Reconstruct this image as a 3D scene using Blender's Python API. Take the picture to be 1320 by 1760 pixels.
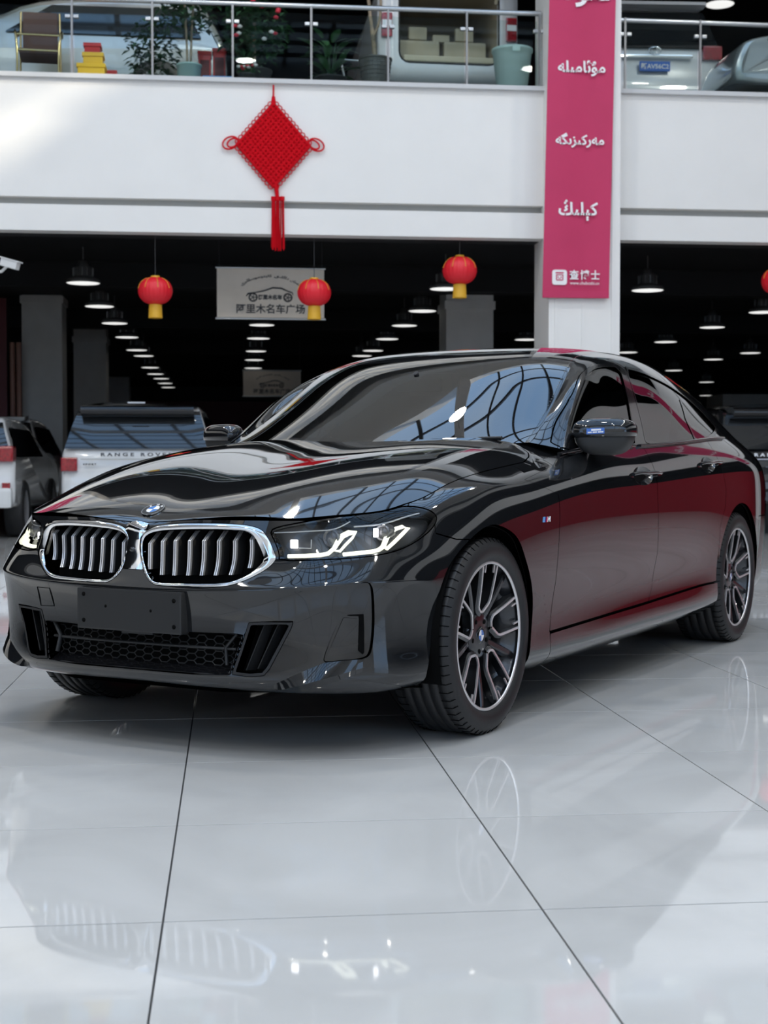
import bpy, bmesh, math, random
import numpy as np
from mathutils import Vector, Matrix
from mathutils.bvhtree import BVHTree
random.seed(7)
for o in list(bpy.data.objects): bpy.data.objects.remove(o)
scn = bpy.context.scene
COL = scn.collection
# ------------------------------------------------------------------ camera
FPX, PITCH, CAMH, YAWB = 2477.14, 0.032959, 0.94744, 0.106399
cd = bpy.data.cameras.new('camera'); cam = bpy.data.objects.new('camera', cd); COL.objects.link(cam)
cd.sensor_fit = 'VERTICAL'; cd.sensor_height = 36.0; cd.lens = FPX / 1760 * 36.0
cam.location = (0, 0, CAMH); cam.rotation_euler = (math.pi / 2 - PITCH, 0, -YAWB)
cd.clip_start = .05; cd.clip_end = 300
cd.dof.use_dof = True; cd.dof.focus_distance = 4.9; cd.dof.aperture_fstop = 6.3
scn.camera = cam
# ------------------------------------------------------------------ sky through the glazed roof
w = bpy.data.worlds.new('sky'); scn.world = w; w.use_nodes = True
nt = w.node_tree; bgn = nt.nodes['Background']
tc = nt.nodes.new('ShaderNodeTexCoord'); noi = nt.nodes.new('ShaderNodeTexNoise'); rmp = nt.nodes.new('ShaderNodeValToRGB')
noi.inputs['Scale'].default_value = 3.0; noi.inputs['Detail'].default_value = 5
nt.links.new(tc.outputs['Generated'], noi.inputs['Vector']); nt.links.new(noi.outputs['Fac'], rmp.inputs['Fac'])
rmp.color_ramp.elements[0].position = .35; rmp.color_ramp.elements[0].color = (.30, .53, .90, 1)
rmp.color_ramp.elements[1].position = .75; rmp.color_ramp.elements[1].color = (.62, .77, .95, 1)
nt.links.new(rmp.outputs['Color'], bgn.inputs['Color'])
bgn.inputs['Strength'].default_value = 2.05
# sun, low and hazy, only reaching in through the roof glazing
sd = bpy.data.lights.new('sun', 'SUN'); sd.energy = 3.0; sd.angle = .03; sd.color = (1, .9, .7)
sun = bpy.data.objects.new('sun', sd); COL.objects.link(sun); sun.rotation_euler = Vector((-11.3, 12, -8.5)).to_track_quat('-Z', 'Y').to_euler()
scn.view_settings.view_transform = 'Standard'; scn.view_settings.look = 'None'
scn.view_settings.gamma = 1; scn.view_settings.use_curve_mapping = False
scn.view_settings.exposure = -0.05
# ------------------------------------------------------------------ materials
M = {}
def nlink(m, a, ao, b, bi): m.node_tree.links.new(a.outputs[ao], b.inputs[bi])
def mat(name, col, rough=.5, metal=0, coat=0, spec=.5, noise=0, nscale=20, bump=0, emit=None, es=0, coat_rough=.02, trans=0):
    m = bpy.data.materials.new(name); m.use_nodes = True; t = m.node_tree; p = t.nodes['Principled BSDF']
    p.inputs['Base Color'].default_value = (*col, 1); p.inputs['Roughness'].default_value = rough
    p.inputs['Metallic'].default_value = metal; p.inputs['Coat Weight'].default_value = coat
    p.inputs['Coat Roughness'].default_value = coat_rough; p.inputs['Specular IOR Level'].default_value = spec
    if noise or bump:
        c = t.nodes.new('ShaderNodeTexCoord'); n = t.nodes.new('ShaderNodeTexNoise'); n.inputs['Scale'].default_value = nscale
        n.inputs['Detail'].default_value = 6
        t.links.new(c.outputs['Object'], n.inputs['Vector'])
        if noise:
            r = t.nodes.new('ShaderNodeValToRGB')
            r.color_ramp.elements[0].color = (*[max(0, k * (1 - noise)) for k in col], 1)
            r.color_ramp.elements[1].color = (*[min(1, k * (1 + noise)) for k in col], 1)
            r.color_ramp.elements[0].position = .3; r.color_ramp.elements[1].position = .7
            t.links.new(n.outputs['Fac'], r.inputs['Fac']); t.links.new(r.outputs['Color'], p.inputs['Base Color'])
        if bump:
            b = t.nodes.new('ShaderNodeBump'); b.inputs['Strength'].default_value = bump; b.inputs['Distance'].default_value = .01
            t.links.new(n.outputs['Fac'], b.inputs['Height']); t.links.new(b.outputs['Normal'], p.inputs['Normal'])
    if emit:
        p.inputs['Emission Color'].default_value = (*emit, 1); p.inputs['Emission Strength'].default_value = es
    M[name] = m; return m
def glass(name, tint, ior=1.5, rough=0.0, boost=1.0):
    m = bpy.data.materials.new(name); m.use_nodes = True; t = m.node_tree
    t.nodes.remove(t.nodes['Principled BSDF']); out = t.nodes['Material Output']
    a = t.nodes.new('ShaderNodeBsdfTransparent'); a.inputs['Color'].default_value = (*tint, 1)
    g = t.nodes.new('ShaderNodeBsdfGlossy'); g.inputs['Roughness'].default_value = rough
    f = t.nodes.new('ShaderNodeFresnel'); f.inputs['IOR'].default_value = ior
    mx = t.nodes.new('ShaderNodeMixShader'); mu = t.nodes.new('ShaderNodeMath'); mu.operation = 'MULTIPLY'; mu.use_clamp = True
    mu.inputs[1].default_value = boost
    t.links.new(f.outputs[0], mu.inputs[0]); t.links.new(mu.outputs[0], mx.inputs[0])
    t.links.new(a.outputs[0], mx.inputs[1]); t.links.new(g.outputs[0], mx.inputs[2]); t.links.new(mx.outputs[0], out.inputs['Surface'])
    M[name] = m; return m
# ------------------------------------------------------------------ object helpers
def tag(o, label=None, cat=None, group=None, kind=None):
    if label: o['label'] = label
    if cat: o['category'] = cat
    if group: o['group'] = group
    if kind: o['kind'] = kind
    return o
def empty(name, loc=(0, 0, 0), rz=0, label=None, cat=None, group=None):
    o = bpy.data.objects.new(name, None); COL.objects.link(o); o.location = loc; o.rotation_euler = (0, 0, rz)
    o.empty_display_size = .1
    return tag(o, label, cat, group)
def link(name, me, m, parent=None):
    o = bpy.data.objects.new(name, me); COL.objects.link(o)
    if m is not None: me.materials.append(M[m] if isinstance(m, str) else m)
    if parent is not None: o.parent = parent
    return o
def copy_tree(o, parent=None):
    c = o.copy(); COL.objects.link(c); c.parent = parent
    for ch in o.children: copy_tree(ch, c)
    return c
class MB:
    """collects faces; build() links them as one mesh object"""
    def __init__(s): s.v = []; s.f = []; s.sm = []
    def add(s, vs, fs, smooth=False):
        b = len(s.v); s.v += [tuple(p) for p in vs]; s.f += [tuple(b + i for i in f) for f in fs]; s.sm += [smooth] * len(fs); return s
    def box(s, a, b, bev=0):
        x0, y0, z0 = a; x1, y1, z1 = b
        if bev <= 0:
            vs = [(x, y, z) for x in (x0, x1) for y in (y0, y1) for z in (z0, z1)]
            return s.add(vs, [(0, 1, 3, 2), (4, 6, 7, 5), (0, 4, 5, 1), (2, 3, 7, 6), (0, 2, 6, 4), (1, 5, 7, 3)])
        bm = bmesh.new(); bmesh.ops.create_cube(bm, size=1)
        for v in bm.verts: v.co = Vector(((x0 + x1) / 2 + v.co.x * (x1 - x0), (y0 + y1) / 2 + v.co.y * (y1 - y0), (z0 + z1) / 2 + v.co.z * (z1 - z0)))
        bmesh.ops.bevel(bm, geom=bm.edges[:], offset=bev, segments=2, affect='EDGES', profile=.7)
        bm.verts.index_update(); s.add([v.co[:] for v in bm.verts], [[v.index for v in f.verts] for f in bm.faces]); bm.free(); return s
    def prism(s, poly, axis, a, b, smooth=False):
        """polygon in the two axes other than `axis`, extruded from a to b"""
        n = len(poly); f3 = {'x': lambda p, d: (d, p[0], p[1]), 'y': lambda p, d: (p[0], d, p[1]), 'z': lambda p, d: (p[0], p[1], d)}[axis]
        vs = [f3(p, a) for p in poly] + [f3(p, b) for p in poly]
        s.add(vs, [tuple(range(n - 1, -1, -1)), tuple(range(n, 2 * n))])
        base = len(s.v); s.v += vs
        for i in range(n): s.f.append((base + i, base + (i + 1) % n, base + n + (i + 1) % n, base + n + i)); s.sm.append(smooth)
        return s
    def tube(s, path, r, seg=8, closed=False, caps=True, flat=1.0):
        P = [Vector(p) for p in path]; n = len(P); rs = r if isinstance(r, (list, tuple)) else [r] * n
        rings = []; up = Vector((0, 0, 1)); prev = None
        for i in range(n):
            if closed: t = P[(i + 1) % n] - P[i - 1]
            else: t = P[min(i + 1, n - 1)] - P[max(i - 1, 0)]
            t.normalize()
            if prev is None:
                u = t.cross(up)
                if u.length < .05: u = t.cross(Vector((1, 0, 0)))
            else: u = prev - t * prev.dot(t)
            u.normalize(); prev = u; w_ = t.cross(u)
            rings.append([P[i] + u * math.cos(2 * math.pi * k / seg) * rs[i] + w_ * math.sin(2 * math.pi * k / seg) * rs[i] * flat for k in range(seg)])
        vs = [p for rg in rings for p in rg]; fs = []
        for i in range(n if closed else n - 1):
            j = (i + 1) % n
            for k in range(seg): fs.append((i * seg + k, i * seg + (k + 1) % seg, j * seg + (k + 1) % seg, j * seg + k))
        s.add(vs, fs, True)
        if caps and not closed: s.add(rings[0], [tuple(range(seg))]); s.add(rings[-1], [tuple(range(seg))])
        return s
    def lathe(s, prof, c=(0, 0, 0), seg=24, axis='z', smooth=True):
        """profile [(r, h)], revolved"""
        vs = []; fs = []; n = len(prof)
        for k in range(seg):
            a = 2 * math.pi * k / seg
            for r, h_ in prof:
                p = (r * math.cos(a), r * math.sin(a), h_)
                if axis == 'y': p = (p[0], h_, p[1])
                if axis == 'x': p = (h_, p[0], p[1])
                vs.append((p[0] + c[0], p[1] + c[1], p[2] + c[2]))
        for k in range(seg):
            for i in range(n - 1): fs.append((k * n + i, ((k + 1) % seg) * n + i, ((k + 1) % seg) * n + i + 1, k * n + i + 1))
        return s.add(vs, fs, smooth)
    def bar(s, p, q, wd, ht, up=(0, 0, 1)):
        p, q = Vector(p), Vector(q); t = (q - p).normalized(); u = t.cross(Vector(up))
        if u.length < 1e-4: u = t.cross(Vector((1, 0, 0)))
        u.normalize(); v = u.cross(t)
        vs = [e + u * a * wd / 2 + v * b * ht / 2 for e in (p, q) for a, b in ((-1, -1), (1, -1), (1, 1), (-1, 1))]
        return s.add(vs, [(3, 2, 1, 0), (4, 5, 6, 7), (0, 1, 5, 4), (1, 2, 6, 5), (2, 3, 7, 6), (3, 0, 4, 7)])
    def grid(s, rows, smooth=True, closed_u=False):
        n = len(rows); k = len(rows[0]); fs = []
        for i in range(n - 1):
            for j in range(k if closed_u else k - 1): fs.append((i * k + j, i * k + (j + 1) % k, (i + 1) * k + (j + 1) % k, (i + 1) * k + j))
        return s.add([p for r in rows for p in r], fs, smooth)
    def xf(s, fn): s.v = [tuple(fn(Vector(p))) for p in s.v]; return s
    def mesh(s, name='m', fix=True):
        me = bpy.data.meshes.new(name); me.from_pydata(s.v, [], s.f)
        me.polygons.foreach_set('use_smooth', s.sm)
        if fix:
            bm = bmesh.new(); bm.from_mesh(me); bmesh.ops.recalc_face_normals(bm, faces=bm.faces); bm.to_mesh(me); bm.free()
        me.validate(); me.update(); return me
    def build(s, name, m, parent=None, **k): return link(name, s.mesh(name, **k), m, parent)
# ================================================================== the car
# car coordinates while modelling: x rearwards from the front axle, y to the car's left (the side in view), z up
CARX, CARY, CARYAW = .1606, 5.5158, math.radians(35.491)
mat('paint', (.009, .0095, .0105), .05, .0, coat=1.0, coat_rough=.0, spec=.3)
mat('gloss_black', (.006, .006, .007), .12, 0, coat=.6)
mat('matte_black', (.012, .012, .013), .55)
mat('plate_black', (.014, .0145, .0155), .5)
mat('void_black', (.002, .002, .002), .9, spec=.1)
mat('chrome', (.82, .83, .85), .07, 1)
mat('satin_silver', (.66, .66, .68), .32, .75)
mat('rubber', (.011, .011, .012), .5, bump=.05, nscale=120)
mat('rim_dark', (.055, .056, .06), .3, .85, coat=.5)
mat('rim_bright', (.74, .72, .72), .3, .7)
mat('disc_steel', (.35, .35, .36), .35, 1)
mat('drl', (.9, .9, .8), .3, emit=(1, 1, .80), es=1.25)
mat('beam', (.9, .9, .9), .3, emit=(1, .98, 1), es=4)
mat('lamp_trim', (.75, .76, .78), .35, .2)
mat('lamp_grey', (.20, .20, .21), .3, .5)
mat('cabin_dark', (.02, .02, .022), .7)
mat('seat_leather', (.05, .048, .045), .5)
mat('tail_red', (.25, .004, .01), .1, coat=1)
mat('badge_blue', (.02, .16, .5), .2, coat=1)
mat('badge_white', (.85, .86, .88), .2, coat=1)
mat('sticker_blue', (.05, .16, .55), .35)
mat('m_lightblue', (.15, .4, .75), .3); mat('m_navy', (.03, .03, .2), .3); mat('m_red', (.6, .02, .03), .3)
glass('windscreen_glass', (.20, .23, .22), 1.75, boost=1.9)
glass('side_glass', (.035, .037, .04), 1.6, boost=1.5)
glass('lamp_glass', (.93, .94, .95), 1.45)
CE = np.array([math.sin(CARYAW), math.cos(CARYAW), 0]); CL = np.array([math.cos(CARYAW), -math.sin(CARYAW), 0])
car = empty('car', (CARX, CARY, 0), math.atan2(-CE[1], -CE[0]), 'glossy black fastback car with twin kidney grilles parked on the grey tiles', 'car')
# pixel -> ray in car coordinates
def ray(u, v):
    a = (u - 660) / FPX; b = (880 - v) / FPX; c, s = math.cos(PITCH), math.sin(PITCH)
    d = np.array([a, c + b * s, -s + b * c]); cy_, sy_ = math.cos(YAWB), math.sin(YAWB)
    d = np.array([d[0] * cy_ + d[1] * sy_, -d[0] * sy_ + d[1] * cy_, d[2]])
    o = np.array([-CARX, -CARY, CAMH])
    return np.array([o @ CE, o @ CL, o[2]]), np.array([d @ CE, d @ CL, d[2]])
# ---- splines
def wmat(kn, q, bc0='nat', bc1='nat'):
    kn = np.asarray(kn, float); n = len(kn); h = np.diff(kn); A = np.zeros((n, n)); B = np.zeros((n, n))
    A[0, 0] = A[-1, -1] = 1
    for i in range(1, n - 1):
        A[i, i - 1] = h[i - 1]; A[i, i] = 2 * (h[i - 1] + h[i]); A[i, i + 1] = h[i]
        B[i, i - 1] = 6 / h[i - 1]; B[i, i] = -6 / h[i - 1] - 6 / h[i]; B[i, i + 1] = 6 / h[i]
    if bc0 == 'sym': A[0, :2] = 2 * h[0], h[0]; B[0, :2] = -6 / h[0], 6 / h[0]
    if bc1 == 'sym': A[-1, -2:] = h[-1], 2 * h[-1]; B[-1, -2:] = 6 / h[-1], -6 / h[-1]
    D2 = np.linalg.solve(A, B); q = np.asarray(q, float)
    i = np.clip(np.searchsorted(kn, q, 'right') - 1, 0, n - 2); hh = h[i]; a = (kn[i + 1] - q) / hh; b = 1 - a
    W = np.zeros((len(q), n)); r = np.arange(len(q)); W[r, i] += a; W[r, i + 1] += b
    return W + ((a ** 3 - a) * hh ** 2 / 6)[:, None] * D2[i] + ((b ** 3 - b) * hh ** 2 / 6)[:, None] * D2[i + 1]
class Tri:
    def __init__(s, V, N, P, T): s.V, s.N, s.P, s.T = V, N, P, T
    def copy(s): return Tri(s.V.copy(), s.N.copy(), s.P.copy(), s.T.copy())
def gridtri(G, P, flip=False):
    n, k = G.shape[:2]
    gu = np.gradient(G, axis=0); gv = np.gradient(G, axis=1); N = np.cross(gu, gv)
    N /= np.maximum(np.linalg.norm(N, axis=2, keepdims=True), 1e-12)
    if flip: N = -N
    i, j = np.meshgrid(np.arange(n - 1), np.arange(k - 1), indexing='ij'); a = (i * k + j).ravel()
    T = np.concatenate([np.stack([a, a + 1, a + k + 1], 1), np.stack([a, a + k + 1, a + k], 1)])
    return Tri(G.reshape(-1, 3), N.reshape(-1, 3), P.reshape(n * k, -1), T)
def clip(t, F):
    """keep the part of the surface where F < 0, cut along F = 0"""
    F = np.where(np.abs(F) < 1e-7, 1e-7, F); ins = F < 0; c = ins[t.T].sum(1)
    keep = t.T[c == 3]; new = []; mix = t.T[(c == 1) | (c == 2)]
    if len(mix):
        cm = ins[mix].sum(1); lone = np.where(cm[:, None] == 1, ins[mix], ~ins[mix]); r = lone.argmax(1)
        rr = np.arange(len(mix)); A = mix[rr, r]; B = mix[rr, (r + 1) % 3]; C = mix[rr, (r + 2) % 3]
        e = np.concatenate([np.stack([A, B], 1), np.stack([A, C], 1)]); es = np.sort(e, 1)
        u, inv = np.unique(es, axis=0, return_inverse=True); inv = inv.ravel()
        f0, f1 = F[u[:, 0]], F[u[:, 1]]; w_ = (f0 / (f0 - f1))[:, None]
        base = len(t.V)
        V = np.concatenate([t.V, t.V[u[:, 0]] * (1 - w_) + t.V[u[:, 1]] * w_])
        N = np.concatenate([t.N, t.N[u[:, 0]] * (1 - w_) + t.N[u[:, 1]] * w_]); N /= np.maximum(np.linalg.norm(N, axis=1, keepdims=True), 1e-12)
        P = np.concatenate([t.P, t.P[u[:, 0]] * (1 - w_) + t.P[u[:, 1]] * w_])
        ab = base + inv[:len(mix)]; ac = base + inv[len(mix):]; one = cm == 1
        new = [np.stack([A, ab, ac], 1)[one], np.stack([ab, B, C], 1)[~one], np.stack([ab, C, ac], 1)[~one]]
        T = np.concatenate([keep] + new)
    else: V, N, P, T = t.V, t.N, t.P, keep
    if len(T) == 0: return Tri(np.zeros((0, 3)), np.zeros((0, 3)), np.zeros((0, t.P.shape[1])), np.zeros((0, 3), int))
    us, inv = np.unique(T, return_inverse=True)
    return Tri(V[us], N[us], P[us], inv.reshape(-1, 3))
def sdf(Q, poly):
    """signed distance (negative inside) of points Q to a closed polygon"""
    poly = np.asarray(poly, float); d = np.full(len(Q), 1e9); ins = np.zeros(len(Q), bool)
    for a, b in zip(poly, np.roll(poly, -1, 0)):
        ab = b - a; L = ab @ ab
        if L < 1e-14: continue
        h_ = np.clip(((Q - a) @ ab) / L, 0, 1); d = np.minimum(d, np.hypot(*(Q - a - h_[:, None] * ab).T))
        cr = (a[1] > Q[:, 1]) != (b[1] > Q[:, 1])
        if ab[1] != 0: ins ^= cr & (Q[:, 0] < (b[0] - a[0]) * (Q[:, 1] - a[1]) / ab[1] + a[0])
    return np.where(ins, -d, d)
def chaikin(p, n=2):
    p = np.asarray(p, float)
    for _ in range(n): q = np.roll(p, -1, 0); p = np.stack([.75 * p + .25 * q, .25 * p + .75 * q], 1).reshape(-1, p.shape[1])
    return p
def polyline(p, n=40):
    p = np.asarray(p, float); d = np.r_[0, np.cumsum(np.linalg.norm(np.diff(p, axis=0), axis=1))]
    return wmat(d, np.linspace(0, d[-1], n)) @ p
def fmesh(name, parts, flange=.012, double=True):
    """mesh from trimmed surface pieces [(Tri, mirrored)], with the edge turned in by `flange`; smooth normals kept"""
    VV, FF, NN = [], [], []; b = 0
    for t, mir in parts:
        V = t.V.copy(); N = t.N.copy()
        e = np.concatenate([t.T[:, [0, 1]], t.T[:, [1, 2]], t.T[:, [2, 0]]]); es = np.sort(e, 1)
        u, idx, cnt = np.unique(es, axis=0, return_index=True, return_counts=True)
        be = e[idx[cnt == 1]]; be = be[~((np.abs(V[be[:, 0], 1]) < 1e-4) & (np.abs(V[be[:, 1], 1]) < 1e-4))]
        T = t.T.copy()
        tn = np.cross(V[T[:, 1]] - V[T[:, 0]], V[T[:, 2]] - V[T[:, 0]]); fl = (tn * N[T].mean(1)).sum(1) < 0
        T[fl] = T[fl][:, ::-1]
        fs = [T]
        if flange and len(be):
            n0 = len(V); a, c = be[:, 0], be[:, 1]; m_ = len(be)
            ed = V[c] - V[a]; sn = np.cross(ed, (N[a] + N[c])); sn /= np.maximum(np.linalg.norm(sn, axis=1, keepdims=True), 1e-9)
            V = np.concatenate([V, V[a], V[c], V[c] - N[c] * flange, V[a] - N[a] * flange]); N = np.concatenate([N, sn, sn, sn, sn])
            k = np.arange(m_); q = np.stack([n0 + k, n0 + m_ + k, n0 + 2 * m_ + k, n0 + 3 * m_ + k], 1)
            fs.append(np.stack([q[:, 0], q[:, 1], q[:, 2]], 1)); fs.append(np.stack([q[:, 0], q[:, 2], q[:, 3]], 1))
        T = np.concatenate(fs)
        s = -1 if mir else 1
        V = V * [-1, s, 1]; N = N * [-1, s, 1]
        if not mir: T = T[:, ::-1]
        VV.append(V); NN.append(N); FF.append(T + b); b += len(V)
    V = np.concatenate(VV); N = np.concatenate(NN); T = np.concatenate(FF)
    me = bpy.data.meshes.new(name); me.vertices.add(len(V)); me.vertices.foreach_set('co', V.ravel())
    me.loops.add(len(T) * 3); me.loops.foreach_set('vertex_index', T.ravel().astype(np.int32))
    me.polygons.add(len(T)); me.polygons.foreach_set('loop_start', (np.arange(len(T)) * 3).astype(np.int32))
    me.update(calc_edges=True); me.polygons.foreach_set('use_smooth', np.ones(len(T), bool))
    me.normals_split_custom_set_from_vertices([tuple(n) for n in N]); me.update()
    return me
def panel(name, t, m, parent=None, both=True, flange=.012, one_mesh=True):
    """a panel of the car on both sides: one mesh when it crosses the middle, else two objects"""
    parent = parent or car
    if not both: return [link(name, fmesh(name, [(t, False)], flange), m, parent)]
    if one_mesh: return [link(name, fmesh(name, [(t, False), (t, True)], flange), m, parent)]
    return [link(name, fmesh(name, [(t, k)], flange), m, parent) for k in (False, True)]
def offset(t, d, renorm=False):
    """piece moved along its normals by d (number or array)"""
    t = t.copy(); t.V = t.V + t.N * (np.asarray(d)[:, None] if np.ndim(d) else d)
    if renorm:
        fn = np.cross(t.V[t.T[:, 1]] - t.V[t.T[:, 0]], t.V[t.T[:, 2]] - t.V[t.T[:, 0]]); n = np.zeros_like(t.V)
        for k in range(3): np.add.at(n, t.T[:, k], fn)
        n /= np.maximum(np.linalg.norm(n, axis=1, keepdims=True), 1e-12)
        t.N = np.where(((n * t.N).sum(1) < 0)[:, None], -n, n)
    return t
def cbuild(mb, name, m, parent=None, mirror=False):
    """MB in car coordinates -> object under the car (parents of car parts carry no transform)"""
    s = -1 if mirror else 1
    c = MB(); c.v = [(-p[0], p[1] * s, p[2]) for p in mb.v]; c.f = list(mb.f); c.sm = list(mb.sm)
    return c.build(name, m, parent or car)
def cpair(mb, name, m, parents=None):
    return [cbuild(mb, name, m, parents[k] if parents else None, k == 1) for k in (0, 1)]
# ---- bonnet height field
HX = [-.86, -.79, -.70, -.55, -.35, -.1, .15, .4, .65, .95]
HY = [0, .15, .3, .45, .6, .7, .78, .88]
HZ = [[.690, .694, .697, .690, .650, .60, .54, .45],
      [.752, .757, .760, .752, .715, .67, .61, .52],
      [.803, .807, .808, .798, .762, .722, .67, .58],
      [.860, .863, .865, .857, .818, .778, .735, .67],
      [.915, .918, .922, .916, .887, .850, .805, .75],
      [.962, .965, .971, .970, .952, .926, .890, .845],
      [.998, 1.0, 1.006, 1.008, .993, .968, .935, .89],
      [1.024, 1.026, 1.032, 1.036, 1.022, .998, .962, .915],
      [1.043, 1.045, 1.05, 1.053, 1.040, 1.018, .985, .94],
      [1.062, 1.064, 1.068, 1.07, 1.058, 1.038, 1.008, .965]]
HZ = np.array(HZ)
def H(x, y):
    wx = wmat(HX, np.ravel(x)); wy = wmat(HY, np.abs(np.ravel(y)), 'sym'); return np.einsum('ni,ij,nj->n', wx, HZ, wy)
# ---- body side: columns run from the nose centre round the corner to the tail centre, rows from sill to waist
# column: [(x,y,z) x 10]
def colz(xs, ys, zs): return list(zip(xs, ys, zs))
WC = [
 colz([-0.8, -0.848, -0.833, -0.843, -0.846, -0.832, -0.823, -0.816, -0.808, -0.788], [0, 0, 0, 0, 0, 0, 0, 0, 0, 0], [0.225, 0.262, 0.385, 0.507, 0.545, 0.6, 0.655, 0.7, 0.735, 0.0]),
 colz([-0.785, -0.836, -0.821, -0.831, -0.834, -0.812, -0.8, -0.794, -0.789, -0.775], [0.25, 0.25, 0.25, 0.25, 0.25, 0.25, 0.25, 0.25, 0.25, 0.25], [0.22, 0.26, 0.385, 0.512, 0.55, 0.605, 0.655, 0.7, 0.735, 0.0]),
 colz([-0.735, -0.788, -0.779, -0.789, -0.792, -0.752, -0.736, -0.733, -0.735, -0.735], [0.48, 0.5, 0.492, 0.498, 0.5, 0.5, 0.5, 0.5, 0.497, 0.492], [0.215, 0.258, 0.385, 0.52, 0.558, 0.612, 0.66, 0.695, 0.722, 0.0]),
 colz([-0.665, -0.705, -0.705, -0.715, -0.718, -0.692, -0.672, -0.655, -0.64, -0.628], [0.645, 0.672, 0.674, 0.68, 0.682, 0.665, 0.653, 0.643, 0.635, 0.628], [0.212, 0.256, 0.385, 0.532, 0.57, 0.618, 0.662, 0.705, 0.742, 0.0]),
 colz([-0.605, -0.64, -0.635, -0.645, -0.648, -0.605, -0.57, -0.543, -0.515, -0.488], [0.712, 0.745, 0.749, 0.755, 0.757, 0.763, 0.763, 0.752, 0.737, 0.72], [0.21, 0.256, 0.385, 0.538, 0.576, 0.624, 0.668, 0.715, 0.76, 0.0]),
 colz([-0.52, -0.548, -0.539, -0.549, -0.552, -0.505, -0.465, -0.43, -0.395, -0.362], [0.785, 0.818, 0.82, 0.826, 0.828, 0.83, 0.824, 0.81, 0.79, 0.762], [0.212, 0.258, 0.385, 0.54, 0.578, 0.63, 0.675, 0.728, 0.778, 0.0]),
 colz([-0.405, -0.43, -0.407, -0.417, -0.42, -0.395, -0.365, -0.335, -0.3, -0.26], [0.838, 0.87, 0.872, 0.878, 0.88, 0.876, 0.866, 0.848, 0.825, 0.787], [0.22, 0.262, 0.385, 0.537, 0.575, 0.635, 0.688, 0.748, 0.8, 0.0]),
 colz([-0.25, -0.26, -0.26, -0.255, -0.25, -0.235, -0.215, -0.19, -0.155, -0.1], [0.868, 0.905, 0.905, 0.91, 0.92, 0.914, 0.902, 0.882, 0.852, 0.803], [0.21, 0.26, 0.34, 0.44, 0.575, 0.65, 0.715, 0.778, 0.836, 0.0]),
 colz([.0] * 6 + [.005, .015, .03, .05], [.87, .922, .928, .93, .939, .938, .930, .912, .877, .812], [.19, .235, .32, .42, .57, .665, .745, .815, .87, 0]),
 colz([.3] * 6 + [.3, .305, .315, .33], [.87, .93, .937, .934, .944, .948, .944, .927, .888, .815], [.175, .22, .295, .41, .56, .675, .765, .84, .895, 0]),
 colz([.6] * 10, [.868, .930, .938, .933, .943, .950, .949, .936, .897, .822], [.170, .215, .29, .405, .555, .675, .775, .858, .920, .972]),
 colz([.95] * 10, [.865, .930, .938, .930, .940, .950, .951, .942, .913, .858], [.170, .215, .288, .40, .55, .675, .785, .870, .940, 1.004]),
 colz([1.5] * 10, [.862, .928, .938, .928, .939, .950, .952, .944, .916, .872], [.172, .217, .29, .40, .55, .68, .79, .882, .955, 1.026]),
 colz([2.0] * 10, [.862, .928, .938, .928, .939, .950, .952, .945, .917, .874], [.176, .221, .294, .405, .555, .685, .80, .895, .970, 1.041]),
 colz([2.5] * 10, [.862, .928, .940, .934, .944, .952, .953, .946, .916, .870], [.184, .23, .304, .415, .565, .695, .81, .912, .992, 1.065]),
 colz([2.85] * 10, [.86, .925, .942, .945, .950, .953, .953, .945, .912, .862], [.19, .24, .315, .425, .575, .70, .82, .925, 1.008, 1.083]),
 colz([3.2] * 10, [.855, .918, .938, .945, .950, .953, .952, .942, .905, .845], [.20, .25, .325, .435, .585, .71, .83, .935, 1.015, 1.085]),
 colz([3.55] * 10, [.845, .900, .92, .93, .938, .940, .938, .925, .88, .815], [.215, .265, .34, .45, .60, .72, .83, .93, 1.005, 1.068]),
 colz([3.82, 3.84, 3.84, 3.84, 3.84, 3.84, 3.835, 3.825, 3.81, 3.79], [.79, .835, .86, .872, .880, .882, .878, .86, .82, .765], [.23, .28, .36, .47, .61, .73, .83, .92, .99, 1.045]),
 colz([3.97, 4.01, 4.02, 4.02, 4.02, 4.015, 4.005, 3.99, 3.97, 3.95], [.68, .72, .75, .77, .775, .775, .77, .755, .73, .69], [.24, .29, .37, .48, .62, .74, .83, .91, .98, 1.035]),
 colz([4.07, 4.12, 4.13, 4.13, 4.13, 4.12, 4.105, 4.09, 4.07, 4.05], [.48, .51, .53, .54, .54, .54, .54, .53, .52, .50], [.25, .30, .38, .49, .63, .74, .83, .91, .97, 1.03]),
 colz([4.10, 4.16, 4.175, 4.18, 4.18, 4.17, 4.15, 4.13, 4.11, 4.09], [.25] * 10, [.25, .30, .38, .49, .63, .74, .83, .91, .97, 1.03]),
 colz([4.11, 4.17, 4.185, 4.19, 4.19, 4.18, 4.16, 4.14, 4.12, 4.10], [0] * 10, [.25, .30, .38, .49, .63, .74, .83, .91, .97, 1.03]),
]
WN = np.array(WC)                                             # [col,row,3]
for c in range(11): WN[c, 9, 2] = H(WN[c, 9, 0], WN[c, 9, 1])[0]
ref = WN[:, 4, :2]; KT = np.r_[0, np.cumsum(np.linalg.norm(np.diff(ref, axis=0), axis=1))]
KV = np.arange(10.0)
def wrap_eval(ts, vs):
    Ws = wmat(KT, ts, 'sym', 'sym'); Wn = wmat(KT, ts); Wv = wmat(KV, vs)
    X = Wv @ (Ws @ WN[:, :, 0]).T; Y = Wv @ (Wn @ WN[:, :, 1]).T; Z = Wv @ (Ws @ WN[:, :, 2]).T
    return np.stack([X, Y, Z], -1)
TS = np.r_[np.arange(0, 1.55, .0065), np.arange(1.55, KT[-1], .013), KT[-1]]
VS = np.linspace(0, 9, 150)
_raw = wrap_eval
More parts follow.
